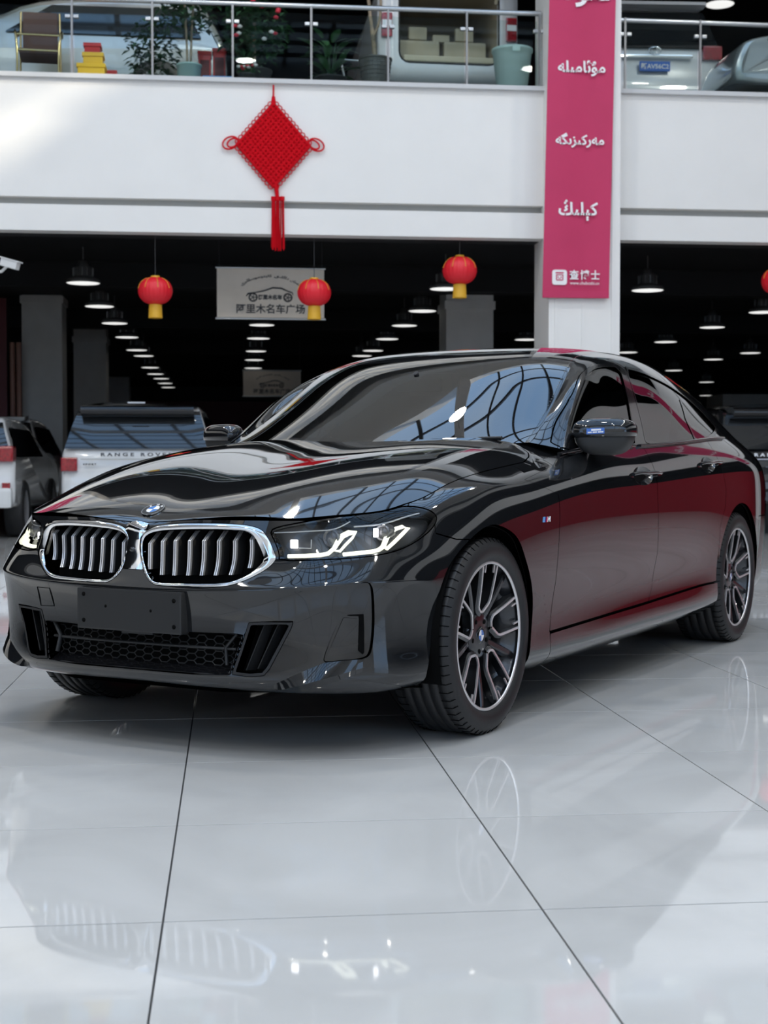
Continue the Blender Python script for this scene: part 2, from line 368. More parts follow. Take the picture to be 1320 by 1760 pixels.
_t = np.linspace(0, KT[-1], 900); _p = _raw(_t, np.array([9.0]))[0]
_dz = (H(np.minimum(_p[:, 0], .9), np.minimum(_p[:, 1], .88)) - _p[:, 2]) * np.clip((KT[10] - _t) / .1, 0, 1)
def wrap_eval(ts, vs):
    # the top edge of the nose and wings lies exactly on the bonnet surface
    g = _raw(ts, vs); f = np.clip((np.asarray(vs) - 6.5) / 2.5, 0, 1); g[..., 2] += (f * f * (3 - 2 * f))[:, None] * np.interp(ts, _t, _dz)[None]; return g
Gw = wrap_eval(TS, VS); SS, _ = np.meshgrid(TS, VS)
# parameters carried along: s (plan run), z, x, y
WR = gridtri(Gw, np.stack([SS, Gw[..., 2], Gw[..., 0], Gw[..., 1], np.repeat(VS[:, None], len(TS), 1)], -1))
if WR.N[len(TS) * 75 + 20, 0] > 0: WR.N = -WR.N
WR.N[np.abs(WR.V[:, 1]) < 1e-5, 1] = 0
# ---- bonnet
gx = np.arange(-.84, .93, .010); gy = np.arange(0, .871, .010); GX, GY = np.meshgrid(gx, gy, indexing='ij')
Gh = np.stack([GX, GY, H(GX, GY).reshape(GX.shape)], -1)
HD = gridtri(Gh, np.stack([GX, GY], -1))
if HD.N[500, 2] < 0: HD.N = -HD.N
# ---- greenhouse: stations from windscreen base to tail edge, rows from the middle to the waist
GS = [
 [(.60, 0, 1.020), (.635, .35, 1.024), (.705, .58, 1.030), (.777, .725, 1.037), (.815, .838, 1.012), (.83, .860, 1.000), (.84, .870, .985)],
 [(.79, 0, 1.135), (.815, .35, 1.134), (.872, .57, 1.126), (.930, .712, 1.112), (.99, .803, 1.118), (1.02, .838, 1.060), (1.05, .864, .992)],
 [(1.05, 0, 1.287), (1.07, .34, 1.283), (1.118, .545, 1.270), (1.170, .685, 1.250), (1.225, .762, 1.270), (1.27, .822, 1.150), (1.31, .868, 1.002)],
 [(1.33, 0, 1.432), (1.345, .32, 1.428), (1.385, .51, 1.416), (1.435, .645, 1.394), (1.485, .722, 1.366), (1.52, .806, 1.205), (1.55, .871, 1.012)],
 [(1.60, 0, 1.494), (1.61, .32, 1.489), (1.635, .50, 1.475), (1.67, .622, 1.450), (1.715, .712, 1.398), (1.75, .803, 1.222), (1.78, .873, 1.02)],
 [(1.95, 0, 1.520), (1.95, .32, 1.515), (1.97, .495, 1.500), (1.99, .612, 1.474), (2.01, .708, 1.404), (2.03, .801, 1.230), (2.05, .873, 1.03)],
 [(2.30, 0, 1.518), (2.30, .32, 1.513), (2.31, .495, 1.498), (2.32, .612, 1.472), (2.33, .710, 1.390), (2.34, .800, 1.232), (2.36, .871, 1.045)],
 [(2.68, 0, 1.490), (2.68, .32, 1.485), (2.67, .495, 1.470), (2.66, .615, 1.442), (2.66, .713, 1.345), (2.66, .795, 1.213), (2.66, .865, 1.062)],
 [(3.08, 0, 1.428), (3.07, .32, 1.423), (3.05, .50, 1.408), (3.01, .625, 1.378), (2.99, .722, 1.275), (2.97, .790, 1.180), (2.96, .855, 1.078)],
 [(3.47, 0, 1.338), (3.46, .32, 1.333), (3.42, .51, 1.318), (3.36, .640, 1.288), (3.30, .742, 1.190), (3.27, .790, 1.130), (3.25, .838, 1.075)],
 [(3.82, 0, 1.220), (3.80, .32, 1.215), (3.75, .53, 1.200), (3.66, .665, 1.175), (3.57, .765, 1.105), (3.53, .795, 1.080), (3.51, .82, 1.055)],
 [(4.11, 0, 1.105), (4.08, .32, 1.102), (4.01, .54, 1.092), (3.90, .69, 1.075), (3.80, .77, 1.050), (3.77, .785, 1.040), (3.75, .80, 1.025)],
]
GN = np.array(GS); KS = np.arange(12.0); KW = np.arange(7.0)
ss = np.arange(0, 11.001, .025); ww = np.r_[np.arange(0, 3, .05), np.arange(3, 6.001, .03)]
def gh_eval(ss, ww):
    # smooth over the roof edge, creased along the windscreen pillars
    ww = np.asarray(ww); Wa = wmat(KS, ss); Ws = wmat(KW, ww, 'sym'); Wn = wmat(KW, ww); lo_, hi_ = ww <= 3, ww > 3
    def piece(bc):
        W_ = np.zeros((len(ww), 7)); W_[lo_, :4] = wmat(KW[:4], ww[lo_], bc); W_[hi_, 3:] = wmat(KW[3:], ww[hi_]); return W_
    bl = np.clip((4.6 - np.asarray(ss)) / 1.6, 0, 1)[:, None]; bl = bl * bl * (3 - 2 * bl); out = []
    for k, Wk, pc in ((0, Ws, piece('sym')), (1, Wn, piece('nat')), (2, Ws, piece('sym'))): A = Wa @ GN[:, :, k]; out.append((A @ Wk.T) * (1 - bl) + (A @ pc.T) * bl)
    return np.stack(out, -1)
Gg = gh_eval(ss, ww); SG, WG = np.meshgrid(ss, ww, indexing='ij')
GR = gridtri(Gg, np.stack([SG, WG, Gg[..., 0], Gg[..., 1], Gg[..., 2]], -1))
if GR.N[len(ww) * 200 + 5, 2] < 0: GR.N = -GR.N
GR.N[np.abs(GR.V[:, 1]) < 1e-5, 1] = 0
# ---- rays on the surfaces
def bvh(t): return BVHTree.FromPolygons([tuple(v) for v in t.V], [tuple(int(k) for k in f) for f in t.T])
BW, BG = bvh(WR), bvh(GR)
def hit(t, tree, u, v):
    O, D = ray(u, v); loc, n, i, d = tree.ray_cast(Vector(O), Vector(D).normalized())
    if loc is None:
        p, n, i, d = tree.find_nearest(Vector(O + D * 5.3)); loc = p
    a, b, c = t.T[i]; A, B, C = (Vector(t.V[k]) for k in (a, b, c)); n = (B - A).cross(C - A); q = n.dot(n)
    w0 = (C - B).cross(loc - B).dot(n) / q; w1 = (A - C).cross(loc - C).dot(n) / q
    return w0 * t.P[a] + w1 * t.P[b] + (1 - w0 - w1) * t.P[c], np.array(loc), w0 * t.N[a] + w1 * t.N[b] + (1 - w0 - w1) * t.N[c]
def wp(*uv): return np.array([hit(WR, BW, u, v)[0][:2] for u, v in uv])         # pixels -> (s, z) on the body side
def wp3(*uv, out=0.0): return [hit(WR, BW, u, v)[1] + out * hit(WR, BW, u, v)[2] for u, v in uv]
def gp(*uv): return np.array([hit(GR, BG, u, v)[0][[2, 4]] for u, v in uv])     # pixels -> (x, z) on the greenhouse
def near_point(s, z, out=0.0):
    i = np.argmin((WR.P[:, 0] - s) ** 2 + (WR.P[:, 1] - z) ** 2); return WR.V[i] + out * WR.N[i], WR.N[i]
# ------------------------------------------------------------------ lettering
AR = {'م': (0xFEE1, 4), 'ۇ': (0xFBD7, 2), 'ئ': (0xFE89, 4), 'ا': (0xFE8D, 2), 'ى': (0xFEEF, 5), 'ل': (0xFEDD, 4), 'ە': (0xFEE9, 2), 'ر': (0xFEAD, 2),
      'ك': (0xFED9, 4), 'ز': (0xFEAF, 2), 'گ': (0xFB92, 4), 'ې': (0xFBE4, 4), 'ڭ': (0xFBD3, 4), 'د': (0xFEA9, 2), 'ن': (0xFEE5, 4), 'ج': (0xFE9D, 4),
      'پ': (0xFB56, 4), 'ت': (0xFE95, 4), 'و': (0xFEED, 2), 'ب': (0xFE8F, 4), 'ق': (0xFED5, 4), 'س': (0xFEB1, 4)}
def shape(word):
    """joined letter forms in visual order"""
    out = []
    for i, ch in enumerate(word):
        b, n = AR[ch]; pj = i > 0 and AR[word[i - 1]][1] > 2; nj = i < len(word) - 1 and n > 2
        k = (3 if pj else 2) if nj else (1 if pj else 0)
        out.append(chr({2: 0xFBE8, 3: 0xFBE9}[k] if n == 5 and k > 1 else b + k))
    return ''.join(reversed(out))
def text_mesh(s, size, depth=.002, bold=0, spacing=1.0):
    c = bpy.data.curves.new('lettering', 'FONT'); c.body = s; c.size = size; c.extrude = depth; c.offset = bold; c.align_x = 'CENTER'; c.align_y = 'CENTER'
    c.space_character = spacing; c.resolution_u = 3
    o = bpy.data.objects.new('lettering', c); COL.objects.link(o)
    dg = bpy.context.evaluated_depsgraph_get(); me = bpy.data.meshes.new_from_object(o.evaluated_get(dg))
    bpy.data.objects.remove(o); bpy.data.curves.remove(c); me.name = 'lettering'; return me
def place_text(me, m, parent, origin, right, up, name='lettering', fit=None):
    """lay a text mesh on the plane spanned by right and up; fit = (width, height) stretches it"""
    r, u = Vector(right).normalized(), Vector(up).normalized(); n = r.cross(u)
    co = np.array([v.co[:] for v in me.vertices]); lo, hi = co.min(0), co.max(0); mid = (lo + hi) / 2; sc = np.ones(3)
    if fit: sc[:2] = np.array(fit) / np.maximum(hi[:2] - lo[:2], 1e-6)
    for v, c in zip(me.vertices, (co - mid) * sc): v.co = Vector(origin) + r * c[0] + u * c[1] + n * (c[2])
    me.materials.clear(); return link(name, me, m, parent)
# ------------------------------------------------------------------ trimming helpers on the car
GAP = .0022
def segd(Q, pl):
    d = np.full(len(Q), 1e9)
    for a, b in zip(pl[:-1], pl[1:]):
        ab = b - a; h_ = np.clip(((Q - a) @ ab) / max(ab @ ab, 1e-12), 0, 1); d = np.minimum(d, np.hypot(*(Q - a - h_[:, None] * ab).T))
    return d
def surf(S, Z, out=0.0):
    """points of the body side at run s and height z, moved out along the normal"""
    res = []
    vf = np.linspace(0, 9, 300)
    for s, z in zip(S, Z):
        g = wrap_eval(np.array([max(s - .004, 0), s, s + .004]), vf); c = g[:, 1]
        p = np.array([np.interp(z, c[:, 2], c[:, k]) for k in range(3)])
        j = int(np.clip(np.searchsorted(c[:, 2], z), 2, 297))
        n = np.cross(g[j, 2] - g[j, 0], c[j + 1] - c[j - 1]); n /= np.linalg.norm(n)
        if n @ np.array([p[0] - 1.6, p[1], 0]) < 0: n = -n
        if s < 1e-6: n[1] = 0
        res.append(p + n * out)
    return res
KID_O = wp((243.6, 921), (255.5, 909), (277, 902.5), (308.6, 899.6), (358, 899.6), (397, 900.6), (428.8, 903.5), (450.4, 910.4), (459.3, 923), (468.2, 942.7), (475, 957.5), (471, 966.4),
           (452.4, 982), (420.9, 997.9), (397.3, 1005.8), (377.6, 1008.7), (318.5, 1007.7), (271.2, 1006.7), (259.4, 1000.8), (249.5, 988), (243.6, 970.3), (240.7, 944.7), (241.7, 929))
KID_I = wp((246.2, 926), (255.5, 917), (275, 911.5), (308.6, 909.6), (358, 909), (397, 910.8), (424.8, 913.2), (436.7, 921), (446.5, 938.8), (455.4, 960.4), (446.5, 973.3), (419, 993.5),
           (387.4, 1003.0), (348, 1003.8), (298.8, 1003), (267.3, 1001.8), (258, 994.9), (251, 980), (246, 958.5), (244.5, 944))
HL = wp((478, 905.5), (522.7, 897.3), (571, 888.8), (619.7, 880.3), (661, 874.5), (684, 870.5), (705, 870), (724, 872), (741, 877.9), (750.6, 886.4), (750.6, 896), (741, 910.6), (724, 925), (699.7, 939.7),
        (673, 949.4), (631.8, 956.7), (571, 961.5), (479, 964), (480, 952), (470, 927.6), (464, 912))
for _i, _s in ((3, .785), (4, .855), (5, .915)): HL[_i] = (_s, wrap_eval(np.array([_s]), np.array([8.93]))[0, 0, 2])   # follow the bonnet edge
HL[:3, 1] = np.minimum(HL[:3, 1], [wrap_eval(np.array([q]), np.array([8.93]))[0, 0, 2] for q in HL[:3, 0]])
DUCT = wp((428, 1070.5), (470, 1068.5), (504, 1068.5), (500, 1080), (480, 1118), (463, 1150), (453, 1161), (430, 1163), (399, 1159))
CURT = wp((603.8, 1023), (615.6, 1004.6), (629.4, 1000.7), (638.3, 1004.6), (642, 1029), (643, 1078.5), (638, 1121.8), (629.4, 1130.7), (597.9, 1135.6), (560.5, 1138.6), (555.5, 1134.6), (570, 1096), (590, 1055))
# centre air intake, symmetrical: right half traced, closed across the middle
ci = wp((322, 1087), (405, 1090), (418, 1092), (395, 1159), (330, 1158), (240, 1150))
zt = ci[0][1]; INTK = np.array([(-.2, zt + .001), (ci[0][0], zt), ci[1], ci[2], ci[3], ci[4], (ci[5][0], ci[5][1]), (-.2, ci[5][1])])
QW = WR.P[:, :2]; XW = WR.P[:, [2, 1]]
arch = np.array([hit(WR, BW, u, v)[0][[2, 1]] for u, v in [(733.6, 1154), (743, 1082), (756, 1014), (768, 980), (785, 953), (810, 925), (834, 906), (851, 901.5), (870, 908), (890, 925), (902, 955), (911.5, 990), (916, 1040), (913, 1090), (906, 1135)]])
arch = polyline(arch, 60); ARCH_F = np.r_[[(arch[0][0] + .015, 0.0)], arch, [(arch[-1][0] - .02, 0.0)]]
an = np.radians(np.linspace(-25, 205, 40)); ARCH_R = np.r_[np.stack([3.075 + .392 * np.cos(an), .350 + .392 * np.sin(an)], 1), [(2.73, 0), (3.42, 0)]]
def fx(*uv): p = np.array([hit(WR, BW, u, v)[0][[2, 1]] for u, v in uv]); p = p[np.argsort(p[:, 1])]; return lambda z: np.interp(z, p[:, 1], p[:, 0])
cutA = fx((938, 778), (950, 800), (960, 850), (962, 900), (955, 1000), (945, 1085)); cutB = fx((1110, 776), (1122, 800), (1130, 850), (1130, 950), (1120, 1010), (1112, 1045)); cutC = fx((1234, 790), (1240, 805), (1248, 840), (1247, 870), (1238, 905))
sl = np.array([hit(WR, BW, u, v)[0][[2, 1]] for u, v in [(945, 1087), (1112, 1036), (1205, 1006)]])
sill_z = lambda x: np.interp(x, sl[:, 0], sl[:, 1])
tail_s = wp((747, 905))[0][0]; bz = wp((740, 914), (785, 927), (803, 927))
zB = lambda s: np.interp(s, bz[:, 0], bz[:, 1])
FA, FR = sdf(XW, ARCH_F), sdf(XW, ARCH_R)
FH, FK, FKI, FD, FC, FI = (sdf(QW, p) for p in (chaikin(HL, 1), chaikin(KID_O, 2), chaikin(KID_I, 2), DUCT, chaikin(CURT, 1), INTK))
S_, Z_, X_ = WR.P[:, 0], WR.P[:, 1], WR.P[:, 2]
front = X_ < 1.0
ztip = wp((750, 890))[0][1]; isb = np.where(S_ < tail_s, Z_ - ztip, Z_ - zB(S_))             # below zero: bumper
isb = np.maximum(isb, X_ + .17)
nofeat = np.maximum.reduce([-FH - .0, -FK, -FD, -FC, -FI]) # below zero: outside every opening
top = WR.P[:, 4] - 8.985
def mx(*a): return np.maximum.reduce([np.broadcast_to(k, Z_.shape) for k in a])
t_b = clip(WR, mx(isb + GAP, nofeat + GAP, -FA, top))
bumper = panel('front_bumper', t_b, 'paint', flange=.02)[0]
fend = clip(WR, mx(-isb + GAP, -FH + GAP, -FA, X_ - cutA(Z_) + GAP, -X_ - .6, top))
# groove of the wing trim
gr = [np.array([hit(WR, BW, u, v)[0][[2, 1]] for u, v in pl]) for pl in ([(917, 1003), (935, 1000)], [(934, 1012), (940, 1060), (945, 1087)])]
for g in gr: fend = clip(fend, .0022 - segd(fend.P[:, [2, 1]], g))
wings = panel('front_wing', fend, 'paint', one_mesh=False, flange=.022)
sill = clip(WR, mx(-X_ + cutA(Z_) + .002, Z_ - sill_z(X_) + .006, -FA, -FR, X_ - 2.9))
panel('side_sill', sill, 'paint', one_mesh=False, flange=.02)
dF = clip(WR, mx(-X_ + cutA(Z_) + GAP, X_ - cutB(Z_) + GAP, -Z_ + sill_z(X_) + .006, top))
dR = clip(WR, mx(-X_ + cutB(Z_) + GAP, X_ - cutC(Z_) + GAP, -Z_ + sill_z(X_) + .006, top, -FR + .022))
# handle cups
cups = [np.array([hit(WR, BW, u, v)[0][[2, 1]] for u, v in pl]) for pl in
        ([(1087, 815), (1090, 806), (1098, 801), (1110, 803), (1121, 811), (1123, 822), (1116, 833), (1104, 835), (1093, 830)],
         [(1204, 796), (1206, 788), (1211, 785), (1220, 788), (1229, 794), (1229, 805), (1223, 813), (1213, 813), (1207, 807)])]
doors = []
for dt, cup, nm in ((dF, cups[0], 'front_door'), (dR, cups[1], 'rear_door')):
    cup = chaikin(cup, 2); Fc = sdf(dt.P[:, [2, 1]], cup); dd = panel(nm, clip(dt, -Fc), 'paint', one_mesh=False, flange=.008); doors.append(dd)
    bowl = clip(dt, Fc); Fb = sdf(bowl.P[:, [2, 1]], cup); R_ = -Fb.min(); dish = offset(bowl, -.028 * (1 - (1 + Fb / R_) ** 2), True)
    for k in (0, 1): link('handle_cup', fmesh('handle_cup', [(dish, k == 1)], 0), 'gloss_black', dd[k])
    c = cup.mean(0); hw = (cup[:, 0].max() - cup[:, 0].min())
    path = []
    for f_, o_ in ((-.52, .004), (-.36, .020), (-.1, .027), (.3, .028), (.62, .024), (.80, .004)):
        x = c[0] + f_ * hw * 1.0; i = np.argmin((WR.P[:, 2] - x) ** 2 + (Z_ - (c[1] + .004)) ** 2); path.append(WR.V[i] + WR.N[i] * o_)
    hm = MB(); hm.tube(polyline(path, 16), .0125, 10, flat=.62)
    cpair(hm, 'door_handle', 'paint', dd)
quarter = clip(WR, mx(-X_ + cutC(Z_) + GAP, -FR + .0, top, np.minimum(-Z_ + .66, X_ - 3.45) + GAP, np.maximum(-(S_ - (KT[17] + .1)), 0) - 1))
tl = np.array([(KT[17] + .10, .90), (KT[18] + .02, .86), (KT[20] + .1, .86), (KT[20] + .1, .955), (KT[19], .985), (KT[17] + .22, .965)])
FT = sdf(QW, tl)
quarter = clip(quarter, -sdf(quarter.P[:, :2], tl) + GAP)
panel('rear_quarter', quarter, 'paint')
panel('rear_bumper', clip(WR, mx(Z_ - .66 + GAP, -X_ + 3.45 + GAP, -FR)), 'paint')
panel('tail_light', clip(WR, FT + GAP), 'tail_red', one_mesh=False)
# ---- bonnet
edge = wrap_eval(np.linspace(0, KT[10] - .1, 120), np.array([9.0]))[0][:, :2]
HP = np.r_[edge, [(.56, .806), (.625, .79), (.675, .765), (.70, .72), (.68, .60), (.645, .4), (.62, .2), (.615, 0)], [(.615, -.2), (-.788, -.2)]]
FHd = sdf(HD.P, HP)
bonnet = panel('bonnet', clip(HD, FHd + GAP * 1.4), 'paint', flange=.016)[0]
panel('scuttle', clip(HD, np.maximum(-FHd + GAP, -HD.P[:, 0] + .40)), 'paint', flange=0)
# ---- dark inner shell behind the gaps
inner = clip(WR, mx(-FA - .004, -FR - .004, -FH - .01, -FK - .005, -FD - .0, -FC, -FI))
panel('inner_shell', offset(inner, -.022), 'void_black', flange=0)
panel('bonnet_inner', offset(clip(HD, FHd - .01), -.022), 'void_black', flange=0)
o0 = np.argsort(WN[:, 0, 0]); hwu = lambda x: np.interp(x, [-.80, -.785, -.735, -.665, -.605, -.52, -.405, -.25, 0, 3.5, 3.82, 3.97, 4.1], [0.02, .2, .44, .61, .68, .75, .80, .83, .84, .82, .76, .65, .1]) 
um = MB(); um.grid([[(x, f * hwu(x), .205 if x < -.3 else .18) for f in np.linspace(-1, 1, 9)] for x in np.linspace(-.76, 4.0, 26)], smooth=False); cbuild(um, 'underbody', 'void_black')
# ---- wheel housings
for cx_ in (0.02, 3.075):
    wm = MB(); a = np.radians(np.linspace(-20, 200, 30))
    wm.grid([[(cx_ + .40 * math.cos(t), y, .355 + .40 * math.sin(t)) for t in a] for y in (.50, .91)]); wm.prism([(cx_ + .40 * math.cos(t), .355 + .40 * math.sin(t)) for t in a], 'y', .50, .505)
    cpair(wm, 'wheel_housing', 'void_black')
# ---- kidneys
kid_surround = clip(WR, np.maximum(FK, -FKI))
d1 = -sdf(kid_surround.P[:, :2], chaikin(KID_O, 2)); d2 = sdf(kid_surround.P[:, :2], chaikin(KID_I, 2))
h_ = 4 * d1 * d2 / np.maximum((d1 + d2) ** 2, 1e-9)
frames = panel('kidney_grille', offset(kid_surround, .001 + np.minimum(.006, .45 * (d1 + d2)) * h_, True), 'chrome', one_mesh=False, flange=.018)
kback = clip(WR, FKI - .006)
for k in (0, 1): link('grille_back', fmesh('grille_back', [(offset(kback, -.075), k == 1)], 0), 'void_black', frames[k])
for u, v, vb in [(255.5, 934, 979), (277, 931, 989), (298.8, 930, 990), (323.4, 930, 990), (348, 930, 990), (373.6, 930, 990), (401.2, 930, 989), (429.8, 928, 977)]:
    s0, z0 = wp((u, v))[0]; z1 = wp((u + 4, vb))[0][1]; zt_ = wp((u + 8, 913 if u > 260 else 916))[0][1]
    if u > 420: zt_ = wp((u, 921))[0][1]
    zz = np.r_[np.linspace(z1, z0 - .012, 7), z0, np.linspace(z0 + .012, zt_, 4)]
    P = surf([s0] * len(zz), zz); prof = []
    for p, z in zip(P, zz):
        dep = .006 + (.010 * (z0 - z) / .1 if z < z0 else 1.15 * (z - z0)); prof.append((p[0] + dep, p[1], p[2]))
    sm = MB(); w2 = .0062
    for sgn in (-1, 1):                                   # two bright ridges with a groove between
        a, b = (sgn * w2, sgn * .0012) if sgn < 0 else (.0012, w2)
        rows = [[(x, y + a, z), (x - .002, y + (a + b) / 2, z), (x, y + b, z), (x + .010, y + b, z), (x + .010, y + a, z)] for x, y, z in prof]
        sm.grid(rows, smooth=False, closed_u=True)
    cpair(sm, 'grille_slat', 'satin_silver', frames)
    bm_ = MB(); rows = [[(x + .005, y - .0055, z), (x + .005, y + .0055, z), (x + .055, y + .0055, z), (x + .055, y - .0055, z)] for x, y, z in prof]
    bm_.grid(rows, smooth=False, closed_u=True); cpair(bm_, 'slat_blade', 'matte_black', frames)
# bridge between the kidneys with the camera eye
brt = clip(WR, mx(S_ - .045, -FK - .002, Z_ - .748, .600 - Z_)); bridge = panel('kidney_bridge', offset(brt, .002 + .008 * np.maximum(0, 1 - (brt.P[:, 0] / .04) ** 2) + .004 * np.clip((brt.P[:, 1] - .7) / .05, 0, 1), True), 'chrome', flange=.01)[0]
em = MB(); e0 = surf([0], [.665], .007)[0]; em.lathe([(0, -.004), (.007, -.004), (.008, 0), (.0001, .001)], (e0[0] - .007, e0[1], e0[2]), 14, 'x'); cbuild(em, 'front_camera_eye', 'gloss_black', bridge)
# ---- roundel
def roundel(c, n, up, R, parent, mk=cbuild, letters=True, mirror=False):
    c, n, up = Vector(c), Vector(n).normalized(), Vector(up); r = up.cross(n).normalized(); u = n.cross(r)
    def P(a, rad, h): return c + r * math.cos(a) * rad + u * math.sin(a) * rad + n * h
    def ring(r0, r1, h0, h1, a0=0, a1=2 * math.pi, k=40):
        m_ = MB(); A = np.linspace(a0, a1, k); m_.grid([[P(a, r0, h0) for a in A], [P(a, r0, h1) for a in A], [P(a, r1, h1) for a in A], [P(a, r1, h0) for a in A]], smooth=False); return m_
    base = mk(ring(.93 * R, R, 0, .0035), 'roundel', 'chrome', parent)
    mk(ring(.60 * R, .93 * R, 0, .0028), 'roundel_ring', 'gloss_black', base)
    mk(ring(.56 * R, .60 * R, 0, .0034), 'roundel_inner_ring', 'chrome', base)
    for q in range(4): mk(ring(.001, .56 * R, 0, .003, q * math.pi / 2, (q + 1) * math.pi / 2, 10), 'roundel_quarter', 'badge_blue' if q % 2 else 'badge_white', base)
    if letters:
        for ch, a in zip('BMW', (math.radians(138), math.radians(90), math.radians(42))):
            me = text_mesh(ch, R * .34, .0004); o = MB(); cc = P(a, .765 * R, .0032); rr_ = -(r * -math.sin(a) + u * math.cos(a)); uu = r * math.cos(a) + u * math.sin(a)
            co = [v.co for v in me.vertices]; ce = sum(co, Vector()) / len(co)
            o.add([cc + rr_ * (p.x - ce.x) + uu * (p.y - ce.y) + n * p.z for p in co], [tuple(f.vertices) for f in me.polygons]); mk(o, 'roundel_letter', 'badge_white', base)
    return base
x0 = -.722; z0 = H(x0, 0)[0]; sl_ = (H(x0 + .02, 0)[0] - H(x0 - .02, 0)[0]) / .04
nrm = Vector((-sl_, 0, 1)).normalized(); upv = Vector((1, 0, sl_)).normalized()
# modelling frame is mirrored in x, so build with the mirrored 'right'
def mkl(m_, name, mt, parent): return cbuild(m_, name, mt, parent)
def roundel_car(c, n, up, R, parent):
    f = lambda p: Vector((-p[0], p[1], p[2]))
    def mk2(m_, name, mt, par): return m_.build(name, mt, par or car)
    return roundel(f(c), f(n), f(up), R, parent, mk2)
roundel_car((x0, 0, z0 + .0015), nrm, upv, .041, bonnet)
# ---- head lamps
mat('lamp_bowl', (.06, .062, .066), .3, .3)
lens = clip(WR, FH + GAP)
lamps = panel('headlight', lens, 'lamp_glass', one_mesh=False, flange=.004)
rimring = clip(WR, np.maximum(FH + GAP, -FH - .007))
for k in (0, 1):
    link('lamp_rim', fmesh('lamp_rim', [(offset(rimring, -.002), k == 1)], .03), 'gloss_black', lamps[k])
    link('lamp_back', fmesh('lamp_back', [(offset(clip(WR, FH - .004), -.055), k == 1)], 0), 'lamp_bowl', lamps[k])
def on_lens(pts, dep): return [hit(WR, BW, u, v)[1] - hit(WR, BW, u, v)[2] * dep for u, v in pts]
def zl(x, y): return (450 + x / 4.125, 850 + y / 4.125)
def strip(pts, dep, r, m, nm, closed=False, flat=.5, n=None):
    P = on_lens([zl(*p) for p in pts], dep)
    if n: P = list(polyline(P, n))
    s_ = MB(); s_.tube(P, r, 8, closed=closed, flat=flat); cpair(s_, nm, m, lamps)
strip([(172, 432), (300, 424), (420, 414), (475, 402), (510, 372)], .020, .0135, 'drl', 'daytime_light')
strip([(510, 380), (545, 320), (580, 275), (625, 252), (675, 250), (650, 290), (600, 340), (560, 385)], .020, .0092, 'drl', 'daytime_light', True)
strip([(585, 408), (700, 396), (800, 386), (845, 374), (880, 350)], .020, .0135, 'drl', 'daytime_light')
strip([(880, 345), (905, 285), (925, 250), (970, 222), (1020, 205), (1055, 218), (1010, 270), (955, 325), (905, 368)], .020, .0092, 'drl', 'daytime_light', True)
for q in range(8): strip([(552 + q * 9, 372 - q * 11), (580 + q * 9, 366 - q * 11)], .024, .0016, 'lamp_grey', 'lamp_rib')
for q in range(8): strip([(893 + q * 11, 348 - q * 12), (925 + q * 11, 340 - q * 12)], .024, .0016, 'lamp_grey', 'lamp_rib')
strip([(80, 272), (250, 262), (420, 248), (520, 234), (580, 208), (630, 180)], .012, .0042, 'lamp_trim', 'lamp_trim', n=20)
strip([(660, 214), (780, 205), (880, 190), (960, 165), (1040, 138), (1120, 116)], .012, .0055, 'lamp_trim', 'lamp_trim', n=20)
for (cx_, cy_), rr_, mt in (((470, 312), .030, 'lamp_grey'), ((835, 275), .028, 'lamp_grey')):
    p, n = np.array(hit(WR, BW, *zl(cx_, cy_))[1]), np.array([-1., .1, .0]); pm = MB(); c_ = p + np.array([.045, -.01, 0])
    pm.lathe([(rr_, .03), (rr_, -.012), (rr_ * .85, -.016), (rr_ * .8, -.006), (rr_ * .6, -.013), (.0005, -.016)], tuple(c_), 20, 'x'); pr = cpair(pm, 'projector', mt, lamps)
for (cx_, cy_), (a, b) in (((195, 355), (.012, .014)), ((778, 275), (.007, .015))):
    c_ = np.array(hit(WR, BW, *zl(cx_, cy_))[1]) + np.array([.032, -.006, 0]); bm2 = MB()
    bm2.box((c_[0], c_[1] - a, c_[2] - b), (c_[0] + .012, c_[1] + a, c_[2] + b), .004); cpair(bm2, 'beam_module', 'beam', lamps)
hm = MB(); P = on_lens([zl(250, 365), zl(350, 362), zl(356, 300)], .03); hm.tube(P, .0022, 6); cpair(hm, 'lamp_edge', 'satin_silver', lamps)
# ---- lower openings
duct_rim = clip(WR, np.maximum(FD, -FD - .009)); duct = panel('brake_duct', offset(duct_rim, .001), 'matte_black', one_mesh=False, flange=.06)
for k in (0, 1):
    link('duct_back', fmesh('duct_back', [(offset(clip(WR, FD), -.06), k == 1)], 0), 'void_black', duct[k])
for fr in (.30, .62):
    a = DUCT[0] * (1 - fr) + DUCT[2] * fr; b = DUCT[8] * (1 - fr) + DUCT[5] * fr
    p = surf([a[0], b[0]], [a[1] - .008, b[1] + .008], -.022); q = surf([a[0] + .02, b[0] + .02], [a[1] - .008, b[1] + .008], -.055)
    fm = MB(); e_ = np.array([0, .004, 0]); fm.add([p[0], p[1], q[1], q[0], p[0] + e_, p[1] + e_, q[1] + e_, q[0] + e_], [(0, 1, 2, 3), (7, 6, 5, 4), (0, 4, 5, 1), (1, 5, 6, 2), (2, 6, 7, 3), (3, 7, 4, 0)])
    cpair(fm, 'duct_vane', 'plate_black', duct)
ins = clip(WR, FC + .001); cs = panel('air_curtain', offset(ins, -.012), 'gloss_black', one_mesh=False, flange=0)
slot = chaikin(wp((598, 1058), (627, 1056.5), (628, 1080), (628, 1127), (617, 1119), (619, 1062), (602, 1062)), 0)
for k in (0, 1): link('curtain_slot', fmesh('curtain_slot', [(offset(clip(WR, sdf(QW, slot)), -.0105), k == 1)], 0), 'void_black', cs[k])
cp_ = wp((592, 1062), (617, 1065), (615, 1120), (566, 1134), (561, 1131))
